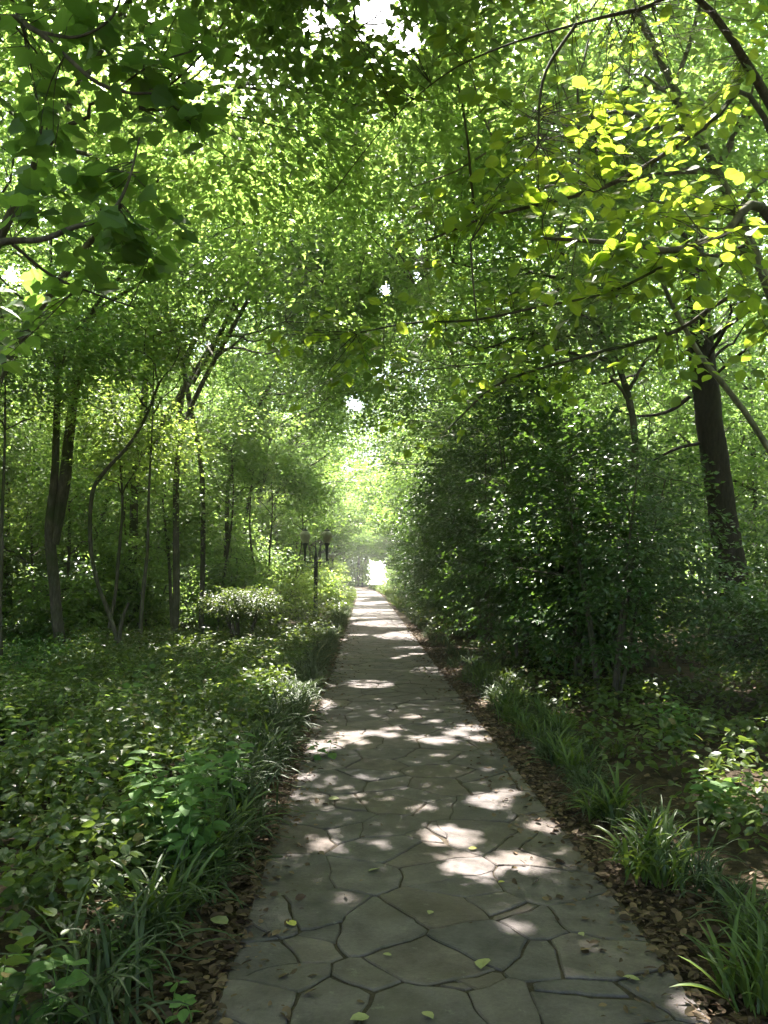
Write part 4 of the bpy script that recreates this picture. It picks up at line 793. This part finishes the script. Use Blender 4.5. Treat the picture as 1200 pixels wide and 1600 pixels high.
# ---------------------------------------------------------------- leaves fallen on the path, one by one
FL = [(460, 1448, .05, 'fallen_yellow', 'yellow fallen leaf on the left slabs of the path'), (576, 1362, .05, 'fallen', 'pale fallen leaf in the middle of a large slab'), (513, 1249, .06, 'fallen', 'pale fallen leaf on a joint left of centre'), (577, 1590, .055, 'fallen', 'pale green fallen leaf at the bottom of the picture'),
      (661, 1582, .045, 'fallen', 'crumpled fallen leaf right of the bottom one'), (732, 1327, .04, 'fallen_yellow', 'small yellow leaf beside the largest sun patch'), (612, 1494, .03, 'fallen', 'tiny fallen leaf above the lowest big slab'), (757, 1499, .07, 'fallen', 'long pale leaf on a joint right of centre'), (1000, 1533, .05, 'fallen', 'yellowish leaf on the far right slabs'),
      (674, 1424, .035, 'fallen', 'small leaf between two middle slabs'), (355, 1445, .08, 'fallen', 'upturned pale leaf at the left edge of the path'), (905, 1458, .03, 'fallen', 'tiny pale leaf near the right edge'), (788, 1378, .03, 'fallen_yellow', 'tiny yellow leaf right of the sun patches')]
for k, (u, v, s_, m, lab) in enumerate(FL):
    q = groundpt(u, v, .03); rr_ = np.random.default_rng(800 + k); a = rr_.uniform(0, 6.28)
    V, F = leaf_geo(LEAF_OVAL, np.zeros((1, 3)), np.array([[math.cos(a), math.sin(a), .08]]), np.array([[rr_.normal() * .15, rr_.normal() * .15, 1.]]), np.array([s_ * 1.3]), np.array([1.2]))
    o = obj('fallen_leaf', new_mesh('fallen_leaf', V, F, M[m])); o.location = (q[0], q[1], .034); tag(o, lab, 'leaf')

# ---------------------------------------------------------------- double-globe lamps
def simple(name, col, rough=.5, metal=0., spec=.5):
    m, nt, bs = mat_nodes(name); bs.inputs['Base Color'].default_value = (*col, 1); bs.inputs['Roughness'].default_value = rough; bs.inputs['Metallic'].default_value = metal
    n1 = tex_noise(nt, 14, 5, .7); nt.links.new(mixc(nt, col, tuple(c * .6 for c in col), ramp(nt, [(.45, (0, 0, 0)), (.75, (1, 1, 1))], n1)), bs.inputs['Base Color']); return m
M['post'] = simple('dark_painted_iron', (.018, .022, .018), .5)
M['globe'] = simple('cream_glass', (.28, .27, .2), .3)
def lathe(prof, sides=20):
    p = np.array(prof, float); th = np.arange(sides) / sides * 2 * math.pi
    V = np.stack([p[:, None, 0] * np.cos(th), p[:, None, 0] * np.sin(th), p[:, None, 1] * np.ones(sides)], -1).reshape(-1, 3)
    k = len(p); j = np.arange(k - 1)[:, None] * sides; a = np.arange(sides)[None]; b = (a + 1) % sides
    return V, np.stack([j + a, j + b, j + sides + b, j + sides + a], -1).reshape(-1, 4)
def lamp(label, x, y, rz, H=2.65):
    o = empty('lamp_post', (x, y, 0), rz); tag(o, label, 'street lamp', 'lamps along the left of the path')
    V, F = lathe([(.16, -.05), (.16, .06), (.13, .1), (.085, .16), (.08, .5), (.072, .55), (.068, .6), (.066, H - .9), (.085, H - .86), (.07, H - .8), (.06, H - .62), (.075, H - .58), (.075, H - .53), (.045, H - .46), (.022, H - .25), (.005, H - .1)]); obj('post', new_mesh('post', V, F, M['post'], True), o)
    for s in (-1, 1):
        X0 = s * .37
        arm = spline(np.array([(s * .04, 0, H - .70), (s * .16, 0, H - .69), (s * .3, 0, H - .68), (X0, 0, H - .64)], float), 14); V, F = tubes(arm, np.full(14, .018), 8); obj('arm', new_mesh('arm', V, F, M['post'], True), o)
        V, F = lathe([(.012, -.66), (.03, -.64), (.036, -.5), (.045, -.3), (.06, -.14), (.105, -.08), (.11, -.05), (.09, -.04)]); V = V + [X0, 0, H + .0]
        h = obj('lamp_holder', new_mesh('lamp_holder', V, F, M['post'], True), o)
        V, F = lathe([(.07, -.05), (.105, .02), (.15, .1), (.18, .19), (.185, .24), (.165, .29), (.12, .34), (.085, .375)], 24); V = V + [X0, 0, H]
        obj('globe', new_mesh('globe', V, F, M['globe'], True), h)
        V, F = lathe([(.092, .37), (.1, .385), (.08, .41), (.03, .43), (.02, .46), (.002, .48)]); V = V + [X0, 0, H]
        obj('cap', new_mesh('cap', V, F, M['post'], True), h)
    return o
q = at(493, 950, 27); lamp('nearest double globe lamp, on its dark post left of the path', q[0], q[1], .05)
q = at(516, 930, 58); lamp('second double globe lamp, smaller, behind and right of the nearest', q[0], q[1], 1.2)
q = at(566, 915, 88); lamp('farthest lamp, tiny, beside the bright opening at the end of the path', q[0], q[1], .3)
# the little tag on the V shaped tree

# ---------------------------------------------------------------- air
hm = bpy.data.materials.new('air'); hm.use_nodes = True; nt = hm.node_tree; nt.nodes.remove(nt.nodes['Principled BSDF'])
pv = nt.nodes.new('ShaderNodeVolumePrincipled'); pv.inputs['Color'].default_value = (.9, .95, .9, 1); pv.inputs['Density'].default_value = .0013; pv.inputs['Anisotropy'].default_value = .45
nt.links.new(pv.outputs[0], nt.nodes['Material Output'].inputs['Volume'])
x0, x1, y0, y1, z0, z1 = -410, 410, -310, 1210, -1.2, 16
V = np.array([(a, b, c) for c in (z0, z1) for b in (y0, y1) for a in (x0, x1)])
tag(obj('haze', new_mesh('haze', V, np.array([[0, 2, 3, 1], [4, 5, 7, 6], [0, 1, 5, 4], [2, 6, 7, 3], [0, 4, 6, 2], [1, 3, 7, 5]]), hm)), 'thin pale air between the trees', 'haze', kind='stuff')
